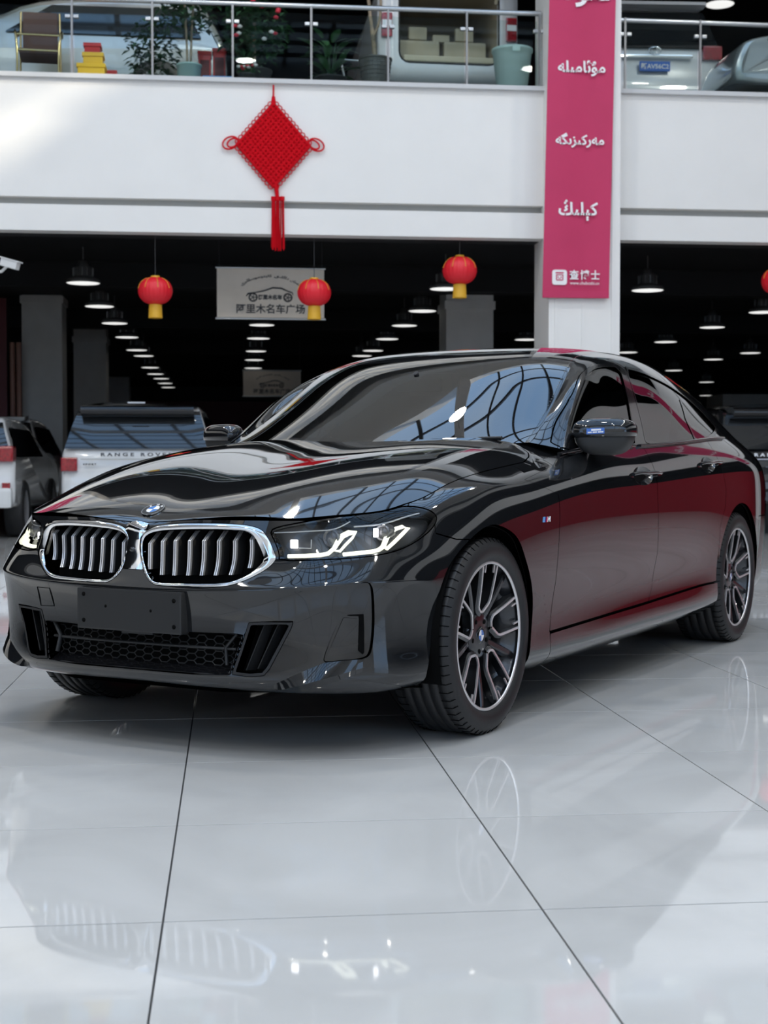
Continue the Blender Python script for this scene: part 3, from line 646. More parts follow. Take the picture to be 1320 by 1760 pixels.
for k in (0, 1): link('curtain_plate', fmesh('curtain_plate', [(offset(clip(WR, sdf(QW, cp_)), -.0095), k == 1)], .004), 'paint', cs[k])
inb = clip(WR, FI - .004); ib = panel('lower_intake', offset(inb, -.07), 'void_black', flange=0)[0]
irim = clip(WR, np.maximum(FI, -FI - .004)); link('intake_rim', fmesh('intake_rim', [(irim, False), (irim, True)], .06), 'matte_black', ib)
# honeycomb
hexm = MB(); cell = .0235; i0, i1 = INTK[:, 1].min() + .01, INTK[:, 1].max()
smax = lambda z: np.interp(z, [ci[3][1], ci[2][1]], [ci[3][0] - .012, ci[2][0] - .02])
done = set()
for r_ in range(-1, 8):
    for c_ in range(-14, 15):
        cs_, cz = c_ * cell * 1.5, i0 + (r_ + (.5 if c_ % 2 else 0)) * cell * .95
        for k in range(6):
            pa = [(cs_ + cell * math.cos(math.pi / 3 * (k + e)), cz + cell * .548 * math.sin(math.pi / 3 * (k + e))) for e in (0, 1)]
            key = tuple(sorted((round(p[0], 3), round(p[1], 3)) for p in pa))
            if key in done: continue
            done.add(key)
            if any(z < i0 + .012 or z > i1 - .004 or abs(s) > smax(z) for s, z in pa): continue
            P = [np.array(surf([abs(s)], [z], -.045)[0]) * [1, math.copysign(1, s), 1] for s, z in pa]
            hexm.tube(P, .0021, 4, caps=False)
hx = cbuild(hexm, 'honeycomb_mesh', 'plate_black', ib); tag(hx, kind='stuff')
zb_ = wp((300, 1109), (370, 1114)); sb = np.linspace(0, smax(zb_[0][1]) - .0, 14)
bar_ = surf(sb, np.linspace(zb_[0][1], zb_[1][1], 14), -.022); full = [np.array(p) * [1, -1, 1] for p in reversed(bar_)] + bar_[1:]
bm3 = MB(); bm3.tube(full, .0075, 6, flat=.7); cbuild(bm3, 'intake_bar', 'plate_black', ib)
ya = wp((404, 1090), (384, 1113), (386, 1143)); P = surf(ya[:, 0], ya[:, 1], -.018); ym = MB(); ym.tube(P, .0095, 6, flat=.6)
for k in (0, 1): cbuild(ym, 'intake_pillar', 'plate_black', ib, k == 1)
# shelf under the intake
shm = MB(); sa = np.linspace(0, ci[3][0], 12); lo_ = surf(sa, [ci[5][1] + .0] * 12, .0)
fl_ = lambda row: [np.array(p) * [1, -1, 1] for p in reversed(row)] + row[1:]
shm.grid([fl_(lo_), fl_([np.array(p) + [.06, 0, .026] for p in lo_])]); cbuild(shm, 'intake_shelf', 'gloss_black', ib)
# ---- splitter blades
UB = wp((470, 1177), (500, 1163), (530, 1150), (558, 1139), (590, 1135.5), (624, 1133)); LB = wp((470, 1182), (500, 1176), (530, 1170), (560, 1163), (595, 1155), (628, 1147))
def blade(k):
    n = 24; s0, s1 = UB[0][0], UB[-1][0]; S = np.linspace(s0, s1, n); f = np.linspace(0, 1, n); bulge = .028 * np.sin(np.pi * f ** .65) + .001
    zu = np.interp(S, UB[:, 0], UB[:, 1]); zl_ = np.interp(S, np.sort(LB[:, 0]), LB[np.argsort(LB[:, 0]), 1])
    U = surf(S, zu, .0005); Lo = [np.array(surf([s], [z], o_)[0]) for s, z, o_ in zip(S, zl_, bulge)]; B = [np.array(surf([s], [z - .012 - o_ * .6], .0)[0]) for s, z, o_ in zip(S, zl_, bulge)]
    m_ = MB(); m_.grid([U, [(p + q) / 2 + np.array([0, 0, .003]) for p, q in zip(U, Lo)], Lo]); m_.grid([Lo, B]); return cbuild(m_, 'splitter_blade', 'paint', bumper, k)
blade(False); blade(True)
# ---- number plate carrier
pm = MB(); xf = surf([.1], [.46])[0][0]
xf = -.824; pm.box((xf - .034, -.219, .395), (xf + .01, .219, .533), .006); pm.box((xf - .03, -.03, .389), (xf, .10, .397)); plate = cbuild(pm, 'plate_carrier', 'plate_black')
for y, z in ((-.19, .512), (.19, .505), (-.19, .424), (.19, .42), (-.095, .475), (.095, .468)):
    hm2 = MB(); r_ = .0075 if abs(y) > .1 else .005; hm2.lathe([(.0002, -.0006), (r_, -.0006), (r_, .004)], (xf - .0345, y, z), 12, 'x'); cbuild(hm2, 'screw_hole', 'void_black', plate)
# tow eye cover on the far half
tw = surf([.385, .455, .450, .372, .385], [.520, .520, .455, .458, .520], .0005); tm_ = MB()
for p, q in zip(tw[:-1], tw[1:]): tm_.tube([p, q], .0014, 4)
cbuild(tm_, 'tow_eye_cover', 'void_black', bumper, True)
# ---- greenhouse
PG = GR.P; sg, wg, xg, yg, zg = PG.T; Qg = PG[:, [2, 4]]
W1 = chaikin(gp((962.7, 769), (966, 752), (978.5, 716), (992.3, 682.6), (1002, 655), (1010, 643), (1021.8, 634), (1037.6, 630.8), (1063, 632.4), (1075, 672.7), (1084.8, 720), (1089.8, 747.6), (1091, 766.5), (1030, 769.5)), 1)
W2 = chaikin(gp((1075, 634.5), (1090, 637.5), (1103.6, 641.8), (1127, 651.8), (1152.7, 665.5), (1174.5, 681), (1196.4, 700), (1214.5, 718), (1225.5, 731), (1229, 736), (1225.5, 743.6), (1214.5, 751), (1200, 754.5), (1111, 765.5), (1103.6, 727), (1091, 682)), 1)
F1, F2 = sdf(Qg, W1), sdf(Qg, W2); F1 = np.where(wg < 3.1, .5, F1); F2 = np.where(wg < 3.1, .5, F2)
Fw = np.maximum(wg - 2.90, (sg - 2.93)) * .25; Fb = np.maximum.reduce([wg - 2.55, 7.9 - sg, sg - 10.6]) * .3
def mg(*a): return np.maximum.reduce([np.broadcast_to(k, sg.shape) for k in a])
lowend = wg - 5.9
FG1, FG2, FGw, FGb = F1, F2, Fw, Fb
cabin = clip(GR, mg(-F1 + .012, -F2 + .012, -Fw, -Fb, np.where(sg < 2.93, -10, wg - 3.15)))
roof = panel('roof', clip(GR, mg(-Fw + .0008, -Fb + .001, wg - 2.9, -sg + 2.93)), 'paint', flange=0)[0]
panel('pillar_frame', clip(GR, mg(-F1 + .016, -F2 + .016, -Fw + .0008, -Fb, (2.9 - wg) * .1)), 'paint', one_mesh=False, flange=0)
ws = panel('windscreen', clip(GR, Fw), 'windscreen_glass', flange=0)[0]
wr = clip(GR, np.maximum(Fw, np.maximum(-Fw - .035, -.5)))
panel('rear_window', clip(GR, Fb), 'side_glass', flange=0)
for F_, nm, dd in ((F1, 'front_door_glass', doors[0]), (F2, 'rear_door_glass', doors[1])):
    t_ = offset(clip(GR, F_), -.004); r_ = offset(clip(GR, np.maximum(F_ - .014, -F_)), .003)
    for k in (0, 1):
        link('door_glass', fmesh(nm, [(t_, k == 1)], 0), 'side_glass', dd[k]); link('window_trim', fmesh('window_trim', [(r_, k == 1)], .008), 'gloss_black', dd[k])
sail = clip(GR, mg(np.where(wg < 3.1, .5, -1), sdf(Qg, gp((962, 770), (967, 750), (975, 731), (990, 769)))))
for k in (0, 1): link('mirror_sail', fmesh('mirror_sail', [(offset(sail, .004), k == 1)], .01), 'gloss_black', doors[0][k])
# B pillar cover and quarter divider
bp = clip(GR, mg(np.where(wg < 3.1, .5, -1), sdf(Qg, np.r_[gp((1064, 633), (1074, 634.5), (1091, 682), (1103, 727), (1110, 765), (1092, 767), (1089.5, 747), (1084, 720), (1074.5, 672))])))
panel('pillar_cover', offset(bp, .002), 'gloss_black', one_mesh=False, flange=.004)
dv = gp((1171, 690), (1180, 720), (1196, 756)); dvt = clip(GR, mg(segd(Qg, dv) - .012, F2, np.where(wg < 3.1, .5, -1)))
for k in (0, 1): link('quarter_divider', fmesh('quarter_divider', [(offset(dvt, -.001), k == 1)], .004), 'gloss_black', doors[1][k])
# belt trim
for dd, lo, hi in ((doors[0], .80, 1.60), (doors[1], 1.66, 3.05)):
    pts = []
    for x in np.linspace(lo, hi, 24):
        i = np.argmin((X_ - x) ** 2 + 4 * (WR.P[:, 4] - 8.93) ** 2); pts.append(WR.V[i] + WR.N[i] * .002 + [0, 0, .006])
    bt_ = MB(); bt_.tube(polyline(pts, 24), .012, 8, flat=.6); cpair(bt_, 'belt_trim', 'gloss_black', dd)
# ---- cabin
im = MB(); im.box((1.0, -.72, .62), (3.5, .72, .70)); im.grid([[(x, y, z) for y in np.linspace(-.70, .70, 7)] for x, z in ((.66, 1.0), (.95, 1.02), (1.15, .98), (1.25, .86), (1.25, .65))]); cbuild(im, 'dashboard', 'cabin_dark')
def seat(x, y, w_):
    s_ = MB(); s_.box((x - .25, y - w_ / 2, .62), (x + .27, y + w_ / 2, .80), .05)
    prof = [(x + .20, .76), (x + .38, 1.28), (x + .27, 1.30), (x + .06, .80)]
    s_.prism([(a, b) for a, b in prof], 'y', y - w_ / 2 + .02, y + w_ / 2 - .02); st = cbuild(s_, 'seat', 'seat_leather')
    h_ = MB(); h_.box((x + .31, y - .13, 1.27), (x + .40, y + .13, 1.42), .03); cbuild(h_, 'headrest', 'seat_leather', st)
seat(1.72, .38, .52); seat(1.72, -.38, .52); seat(2.62, .38, .56); seat(2.62, -.38, .56)
sw = MB(); a = np.linspace(0, 2 * math.pi, 24, endpoint=False); sw.tube([(1.33 + .06 * math.sin(t), .38 + .18 * math.cos(t), .98 + .17 * math.sin(t)) for t in a], .016, 8, closed=True); sw.tube([(1.24, .38, .93), (1.33, .38, .98)], .05, 8); cbuild(sw, 'steering_wheel', 'cabin_dark')
rm = MB(); rm.box((1.18, -.11, 1.275), (1.21, .11, 1.335), .01); rm.tube([(1.19, 0, 1.33), (1.16, 0, 1.36)], .012, 8); cbuild(rm, 'rear_view_mirror', 'cabin_dark')
wl = MB(); wl.tube([(.74, .62, 1.055), (.73, .25, 1.05), (.72, -.15, 1.052)], .008, 6); cbuild(wl, 'wiper', 'matte_black')
# ---- door mirrors
def spow(c, e): return math.copysign(abs(c) ** e, c)
def mirror_shell(z0, z1, sx, sy, c, e=.55):
    m_ = MB(); rows = []
    for j in range(13):
        p = -math.pi / 2 + math.pi * j / 12; zz = spow(math.sin(p), .75); rr_ = spow(math.cos(p), .55); row = []
        for k in range(28):
            t = 2 * math.pi * k / 28; x = spow(math.cos(t), e) * rr_; y = spow(math.sin(t), e) * rr_
            z = z0 + (z1 - z0) * (zz + 1) / 2
            row.append((c[0] + x * sx * (1 if x < 0 else .55) + .32 * y * sy, c[1] + y * sy, z + .018 * (y > 0) * 0))
        rows.append(row)
    return m_.grid(rows, True, True)
MC = (1.025, .957)
for k in (False, True):
    arm = MB(); arm.tube([(1.03, .83, 1.018), (1.03, .87, 1.015), (1.025, .92, 1.012)], [.026, .026, .032], 10, flat=.6)
    mr = cbuild(arm, 'door_mirror', 'gloss_black', doors[0][1 if k else 0], k)
    lo = mirror_shell(.985, 1.105, .078, .112, MC); lo.xf(lambda p: (p.x, MC[1] + (p.y - MC[1]) * (.72 + .28 * min(1, max(0, (p.z - .985) / .075))), p.z)); cbuild(lo, 'mirror_housing', 'plate_black', mr, k)
    up_ = mirror_shell(1.025, 1.138, .086, .118, MC); up_.xf(lambda p: (p.x, p.y, max(p.z, 1.060 + .03 * (p.y - MC[1])))); cbuild(up_, 'mirror_cap', 'paint', mr, k)
    gl = MB(); gl.box((MC[0] + .048, MC[1] - .085, 1.015), (MC[0] + .052, MC[1] + .095, 1.10), .0); cbuild(gl, 'mirror_glass', 'chrome', mr, k)
    if not k: cap_mesh, cap_par = up_, mr
# label stuck on the mirror cap: blue with two lines of small white print
BC = BVHTree.FromPolygons([Vector(p) for p in cap_mesh.v], cap_mesh.f)
def cap_at(u, v, out):
    O, D = ray(u, v); loc, n, i, d = BC.ray_cast(Vector(O), Vector(D).normalized())
    return loc - Vector(D).normalized() * out if loc else None
def cap_patch(u0, v0, u1, v1, out, name, m, parent, sk=-2.0):
    rows = [[cap_at(u, v + sk * (u - 1008) / 40, out) for u in np.linspace(u0, u1, 9)] for v in np.linspace(v0, v1, 5)]
    if any(p is None for r in rows for p in r): return None
    q = MB(); q.grid(rows); return cbuild(q, name, m, parent)
stk = cap_patch(1008, 736.5, 1039, 746.5, .0015, 'mirror_label', 'sticker_blue', cap_par)
if stk:
    for u0, u1, v0, v1 in ((1016, 1033, 738, 741), (1010, 1017, 742.3, 744.6), (1018.5, 1026, 742.3, 744.6), (1027.5, 1037, 742.3, 744.6)): cap_patch(u0, v0, u1, v1, .0022, 'label_print', 'badge_white', stk)
# M badge on the wing
for k in (0, 1):
    base = None
    for q, (mt, du) in enumerate((('m_lightblue', 0), ('m_navy', 2.2), ('m_red', 4.4))):
        P = wp3((934 + du, 888.5), (936 + du, 888.3), (935 + du, 897.6), (933 + du, 897.8), out=.003); P2 = [p - np.array([0, .003, 0]) for p in P]
        b_ = MB(); b_.add(P + P2, [(0, 1, 2, 3), (7, 6, 5, 4), (0, 4, 5, 1), (1, 5, 6, 2), (2, 6, 7, 3), (3, 7, 4, 0)]); base = cbuild(b_, 'wing_badge_stripe', mt, wings[k], k == 1)
    b_ = MB()
    for (u0, v0), (u1, v1) in (((940.3, 897), (940.8, 888.5)), ((940.8, 888.5), (942.6, 894)), ((942.6, 894), (944.8, 887.8)), ((944.8, 887.8), (944.4, 896.5))): b_.tube(wp3((u0, v0), (u1, v1), out=.002), .0022, 6)
    cbuild(b_, 'wing_badge_letter', 'badge_white', wings[k], k == 1)
# ---- wheels
def make_wheel(half, R=.345, rr=.262):
    """axis along y (outwards +), origin at the hub; returns the wheel part with its sub-parts, in car-local axes"""
    g = half
    lm = MB()                                              # rim barrel with bright lip
    lm.lathe([(rr - .004, g - .012), (rr + .004, g - .016), (rr + .004, g - .04), (rr - .018, g - .05), (rr - .022, -g + .03), (rr + .002, -g + .01)], (0, 0, 0), 60, 'y')
    wheel = lm.build('wheel', 'rim_dark', car)
    lp = MB(); lp.lathe([(rr - .0095, g - .016), (rr - .008, g - .0105), (rr - .001, g - .0095), (rr + .003, g - .016)], (0, 0, 0), 72, 'y'); lp.build('rim_lip', 'rim_bright', wheel)
    tm = MB()
    prof = [(rr - .002, g - .018), (rr + .006, g - .008), (rr + .020, g - .001), (rr + .040, g + .002), (rr + .055, g - .002), (R - .012, g - .010), (R - .004, g - .020)]
    n_ = 5; gw = (2 * (g - .030)) / n_
    tr = [];
    for k in range(n_):
        y1 = g - .022 - k * gw; y0 = y1 - gw + .007; tr += [(R, y1), (R, y0), (R - .007, y0 - .001), (R - .007, y0 - .006)]
    prof = prof + tr + [(R - .004, -g + .020), (R - .012, -g + .010), (rr + .04, -g), (rr - .002, -g + .015)]
    tm.lathe(prof, (0, 0, 0), 96, 'y'); tyre = tm.build('tyre', 'rubber', wheel)
    sb = MB()                                              # shoulder sipes
    for k in range(64):
        a = 2 * math.pi * k / 64
        for sg_ in (1, -1):
            c, s = math.cos(a), math.sin(a)
            P = [(r_ * c, y * sg_, r_ * s) for r_, y in ((R + .0006, g - .055), (R + .0006, g - .024), (R - .003, g - .0185), (R - .014, g - .0085))]
            sb.tube(P, .0017, 4, caps=False)
    sp_ = sb.build('tread_sipes', 'void_black', tyre); tag(sp_, kind='stuff')
    def pol(r_, t, a): return (r_ * math.cos(a) - t * math.sin(a), r_ * math.sin(a) + t * math.cos(a))
    face = lambda r_: g - .018 - .030 * max(0, min(1, (.255 - r_) / .20)) ** 1.3
    def lin(path, n=26):
        path = np.array(path); L_ = np.r_[0, np.cumsum(np.linalg.norm(np.diff(path[:, :2], axis=0), axis=1))]; t = np.linspace(0, L_[-1], n); return np.stack([np.interp(t, L_, path[:, k]) for k in range(path.shape[1])], 1)
    for k in range(5):
        a0 = math.radians(90 + 4) + 2 * math.pi * k / 5
        for sd_, path in ((-1, [(rr - .004, -.056), (.100, -.036), (.088, -.022), (.086, -.004)]), (1, [(rr - .004, .054), (.132, .040), (.116, .033), (.086, -.004)])):   # the two bright-edged arms of a pocket
            q = lin(path); n_p = len(q); P = np.array([(*pol(r_, t, a0), face(r_)) for r_, t in q]); ctr = np.array(pol(.19, 0, a0))
            wid = np.interp(np.linspace(0, 1, n_p), [0, .55, .8, 1], [.017, .017, .018, .020])
            m_ = MB(); rows = []; st = MB(); srows = []
            NR = []
            for j in range(n_p):
                dd_ = P[min(j + 1, n_p - 1)] - P[max(j - 1, 0)]; nr = np.array([-dd_[1], dd_[0]]); nr /= np.linalg.norm(nr)
                if nr @ (P[j][:2] - ctr) < 0: nr = -nr
                NR.append(nr)
            for j in range(n_p):
                nr = np.array([*NR[j], 0]); o = P[j] + nr * wid[j]; f = lambda q_, y: (q_[0], y, q_[1]); y = P[j][2]
                rows.append([f(P[j] + nr * .001, y), f(o, y - .008), f(o - nr * .004, y - .040), f(P[j] + nr * .006, y - .040)])
                srows.append([f(P[j], y - .004), f(P[j], y + .0018), f(P[j] + nr * .0085, y + .0018), f(P[j] + nr * .0085, y - .004)])
            m_.grid(rows, False, True); sp = m_.build('spoke', 'rim_dark', wheel)
            st.grid(srows, False, True); st.build('machined_edge', 'rim_bright', sp)
            tk = MB(); P2 = [pol(r_, sd_ * t, a0) for r_, t in ((rr - .004, .036), (.222, .0345))]
            tk.bar((P2[0][0], g - .019, P2[0][1]), (P2[1][0], g - .023, P2[1][1]), .006, .006, (0, 1, 0)); tk.build('machined_tick', 'rim_bright', sp)
        b = a0 + math.pi / 5; m_ = MB(); rows = []
        for r_ in np.linspace(.045, rr - .004, 8):
            w_ = .0145 - .003 * r_ / .26; y = face(r_) - .012
            rows.append([(*[pol(r_, t, b)[0]], yy, pol(r_, t, b)[1]) for t, yy in ((-w_, y - .004), (-w_ * .55, y), (w_ * .55, y), (w_, y - .004), (w_, y - .035), (-w_, y - .035))])
        m_.grid(rows, False, True); m_.build('spoke', 'rim_dark', wheel)
    hb = MB(); hb.lathe([(.0005, g - .050), (.036, g - .050), (.046, g - .052), (.074, g - .050), (.084, g - .056), (.086, g - .09), (.001, g - .09)], (0, 0, 0), 40, 'y'); hb.build('hub', 'rim_dark', wheel)
    for k in range(5):
        a = math.radians(90 + 4 + 36) + 2 * math.pi * k / 5; bm_ = MB(); bm_.lathe([(.0002, .0005), (.0085, .0005), (.010, -.004)], (.058 * math.cos(a), g - .050, .058 * math.sin(a)), 10, 'y'); bm_.build('wheel_bolt', 'void_black', wheel)
    cap = MB(); cap.lathe([(.0005, .003), (.028, .003), (.034, -.004)], (0, g - .048, 0), 28, 'y'); cp = cap.build('hub_cap', 'gloss_black', wheel)
    for q in range(4):
        A = np.linspace(q * math.pi / 2, (q + 1) * math.pi / 2, 8); qm = MB(); qm.add([(0, g - .0445, 0)] + [(.020 * math.cos(t), g - .0445, .020 * math.sin(t)) for t in A], [tuple(range(9))], False)
        qm.build('cap_quarter', 'badge_blue' if q % 2 else 'badge_white', wheel)
    dm = MB(); dm.lathe([(.10, -.005), (.178, -.005), (.178, -.030), (.10, -.030), (.10, -.005)], (0, g - .085, 0), 48, 'y'); dm.build('brake_disc', 'disc_steel', wheel)
    cm = MB(); A = np.radians(np.linspace(-35, 35, 8)); cm.grid([[(r_ * math.cos(t), y, r_ * math.sin(t)) for t in A] for r_, y in ((.13, g - .075), (.19, g - .075), (.19, g - .125), (.13, g - .125))], False); cm.build('brake_caliper', 'rim_dark', wheel)
    return wheel
wf = make_wheel(.1225); wb = make_wheel(.1375)
def put(o, x, y, mirror): o.parent = car; o.location = (-x, y, .345); o.rotation_euler = (0, 0, math.pi if mirror else 0)
wf2 = copy_tree(wf, car); wb2 = copy_tree(wb, car)
put(wf, 0, .8055, False); put(wf2, 0, -.8055, True); put(wb, 3.07, .808, False); put(wb2, 3.07, -.808, True)
# ================================================================== the hall
def wdir(u, v):
    a = (u - 660) / FPX; b = (880 - v) / FPX; c, s = math.cos(PITCH), math.sin(PITCH)
    d = (a, c + b * s, -s + b * c); cy_, sy_ = math.cos(YAWB), math.sin(YAWB)
    return Vector((d[0] * cy_ + d[1] * sy_, -d[0] * sy_ + d[1] * cy_, d[2]))
def at(u, v, Y=None, Z=None, X=None):
    """point on the pixel's ray at a known depth or height"""
    d = wdir(u, v); o = Vector((0, 0, CAMH))
    t = (Y / d.y) if Y is not None else ((Z - CAMH) / d.z if Z is not None else X / d.x)
    return o + d * t
mat('white_paint', (.83, .81, .78), .45, noise=.02, nscale=1.5)
mat('ledge_grey', (.60, .60, .60), .5)
mat('shade_seam_grey', (.45, .45, .43), .6)  # shade of the fascia groove put into the colour; also a tailgate seam
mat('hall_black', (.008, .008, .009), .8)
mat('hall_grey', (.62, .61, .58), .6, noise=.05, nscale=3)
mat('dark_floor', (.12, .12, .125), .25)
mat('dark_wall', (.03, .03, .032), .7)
mat('dark_red', (.12, .006, .010), .5)
mat('steel', (.50, .51, .51), .3, 1)
mat('steel_dark', (.10, .10, .105), .4, .6)
mat('banner_pink', (.55, .032, .115), .7, noise=.04, nscale=2)
mat('banner_white', (.9, .88, .88), .6)
mat('knot_red', (.60, .002, .010), .8, spec=.15, bump=.2, nscale=60)
mat('lantern_red', (.72, .012, .025), .45, emit=(.8, .01, .03), es=.06)
mat('lantern_gold', (.75, .42, .03), .5)
mat('lamp_glow', (1, 1, 1), .4, emit=(1, 1, .97), es=.95)
mat('lamp_body', (.22, .22, .22), .5, .4)
mat('pipe_salmon', (.38, .20, .15), .5)
mat('red_partition', (.36, .006, .02), .4)
glass('rail_glass', (.88, .93, .92), 1.5, boost=.16)
glass('roof_glass', (.90, .94, .97), 1.3)
YB = 18.0; HB = 62.0
# ---- floor: 800 mm tiles with dark joints
TX0, TY0, TP = -.1415, 2.989, .8
def tile_mat():
    m = mat('floor_tile', (.50, .505, .51), .10, coat=.0, spec=.5); t = m.node_tree; p = t.nodes['Principled BSDF']
    c = t.nodes.new('ShaderNodeNewGeometry'); n = t.nodes.new('ShaderNodeTexNoise'); n.inputs['Scale'].default_value = 1.3; n.inputs['Detail'].default_value = 8; n.inputs['Distortion'].default_value = 1.2
    r = t.nodes.new('ShaderNodeValToRGB'); r.color_ramp.elements[0].position = .3; r.color_ramp.elements[1].position = .72
    r.color_ramp.elements[0].color = (.50, .495, .48, 1); r.color_ramp.elements[1].color = (.60, .595, .58, 1)
    o = t.nodes.new('ShaderNodeObjectInfo'); mx_ = t.nodes.new('ShaderNodeMixRGB'); mx_.blend_type = 'MULTIPLY'; mx_.inputs[0].default_value = 1
    r2 = t.nodes.new('ShaderNodeValToRGB'); r2.color_ramp.elements[0].color = (.95, .95, .95, 1); r2.color_ramp.elements[1].color = (1, 1, 1, 1)
    t.links.new(c.outputs['Position'], n.inputs['Vector']); t.links.new(n.outputs['Fac'], r.inputs['Fac']); t.links.new(o.outputs['Random'], r2.inputs['Fac'])
    t.links.new(r.outputs['Color'], mx_.inputs[1]); t.links.new(r2.outputs['Color'], mx_.inputs[2]); t.links.new(mx_.outputs[0], p.inputs['Base Color'])
    n2 = t.nodes.new('ShaderNodeTexNoise'); n2.inputs['Scale'].default_value = 2.2; n2.inputs['Detail'].default_value = 3; t.links.new(c.outputs['Position'], n2.inputs['Vector'])
    mr = t.nodes.new('ShaderNodeMapRange'); mr.inputs['To Min'].default_value = .015; mr.inputs['To Max'].default_value = .06; t.links.new(n2.outputs['Fac'], mr.inputs['Value']); t.links.new(mr.outputs[0], p.inputs['Roughness'])
tile_mat(); mat('joint', (.035, .035, .035), .8)
fm = MB(); fm.box((-13.5, -12.5, -.2), (14.5, HB, -.004)); floor = fm.build('floor', 'joint'); tag(floor, kind='structure')
tmb = MB(); g2 = .0022; tmb.box((g2, g2, -.02), (TP - g2, TP - g2, 0), .0012); tme = tmb.mesh('tile'); tme.materials.append(M['floor_tile'])
near, far = [], []
for i in range(-18, 20):
    for j in range(-20, 76):
        x, y = TX0 + i * TP, TY0 + j * TP
        if x < -13.4 or x > 13.7 or y < -12.4 or y > HB - 1: continue
        cx_ = x + .4; cy_ = y + .4; d = cy_ * math.cos(YAWB) + cx_ * math.sin(YAWB); l = cx_ * math.cos(YAWB) - cy_ * math.sin(YAWB)
        if 1.4 < d < 15.0 and abs(l) < .27 * d + 1.5: near.append((x, y))
        else: far.append((x, y))
for x, y in near:
    o = bpy.data.objects.new('tile', tme); COL.objects.link(o); o.parent = floor; o.location = (x, y, 0)
fr = MB()
for x, y in far: fr.add([(x + g2, y + g2, 0), (x + TP - g2, y + g2, 0), (x + TP - g2, y + TP - g2, 0), (x + g2, y + TP - g2, 0)], [(0, 1, 2, 3)])
tag(fr.build('far_tiles', 'floor_tile', floor), kind='stuff')
# ---- balcony fascia across the hall
zz = lambda v: at(660, v, Y=YB).z
zE, zE2, zG1, zG2, zBt = zz(142.5), zz(150), zz(349), zz(362), zz(406)
def fascia(name, x0, x1, y, depth=.5):
    f = MB()
    f.box((x0, y, zG1), (x1, y + depth, zE2)); f.box((x0, y - .02, zBt), (x1, y + .22, zG2))
    o = f.build(name, 'white_paint'); tag(o, kind='structure')
    l = MB(); l.box((x0, y + .13, zG2 - .1), (x1, y + .22, zG1 + .1)); l.build('groove', 'shade_seam_grey', o); l = MB(); l.box((x0, y - .06, zE2), (x1, y + depth, zE)); l.build('ledge', 'ledge_grey', o); return o
fascia('wall_balcony', -13, 13.9, YB)
zF = zE - .02                                             # upper floor level
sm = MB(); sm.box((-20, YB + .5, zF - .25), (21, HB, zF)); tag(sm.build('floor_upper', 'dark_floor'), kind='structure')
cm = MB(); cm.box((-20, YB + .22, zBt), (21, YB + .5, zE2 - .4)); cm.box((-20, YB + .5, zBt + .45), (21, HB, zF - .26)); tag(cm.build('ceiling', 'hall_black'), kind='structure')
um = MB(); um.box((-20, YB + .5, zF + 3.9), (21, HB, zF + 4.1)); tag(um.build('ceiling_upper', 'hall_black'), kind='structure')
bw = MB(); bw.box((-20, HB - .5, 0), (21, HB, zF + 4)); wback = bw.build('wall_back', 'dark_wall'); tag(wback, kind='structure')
rb = MB(); a, b = at(225, 800, Y=HB - .7), at(450, 690, Y=HB - .7); rb.box((a.x, HB - .65, .0), (b.x + 14, HB - .52, b.z)); rb.build('red_band', 'dark_red', wback)
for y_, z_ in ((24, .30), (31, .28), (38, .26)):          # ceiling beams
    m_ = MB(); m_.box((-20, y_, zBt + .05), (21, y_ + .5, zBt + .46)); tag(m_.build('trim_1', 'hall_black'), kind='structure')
# ---- hall columns
def hall_col(u0, u1, vtop, wid, h=None):
    Y = wid * FPX / (u1 - u0); p, q = at(u0, vtop, Y=Y), at(u1, vtop, Y=Y); m_ = MB(); m_.box((p.x, Y, 0), (q.x, Y + wid, h or zBt + .46)); m_.box((p.x - .03, Y - .03, p.z - .14), (q.x + .03, Y + wid + .03, p.z))
    tag(m_.build('trim_2', 'hall_grey'), kind='structure')
hall_col(37, 106, 508, .8); hall_col(126, 182, 578, .8); hall_col(767, 848, 517, .8); hall_col(1243, 1330, 602, 1.5, 3.1); hall_col(186, 222, 628, .8)
# ---- white columns with banners in front of the fascia
cl = at(943, 560, Y=YB - .35); cr = at(1065, 560, Y=YB - .35); CW = cr.x - cl.x
def column(x0, y0, dx=1):
    m_ = MB(); m_.box((x0, y0, 0), (x0 + CW, y0 + .85, 13.5))
    o = m_.build('trim_3', 'white_paint'); tag(o, kind='structure')
    for f_ in (.10, .48, .90):
        s_ = MB(); s_.box((x0 + CW * f_ - .018, y0 - .012, 0), (x0 + CW * f_ + .018, y0 + .001, 13.5)); s_.build('column_strip', 'white_paint', o)
    return o
col0 = column(cl.x, YB - .35)
for k in (-1, 1): column(cl.x + k * 8.6, YB - .35)
bt, bb = at(945, -40, Y=YB - .40), at(932, 512, Y=YB - .40); btr, bbr = at(1059, -40, Y=YB - .40), at(1046, 513, Y=YB - .40)
WORDS = [('سودا', -13, 100), ('مۇئامىلە', 118, 84), ('مەركىزىگە', 242, 86), ('كېلىڭ', 362, 70)]
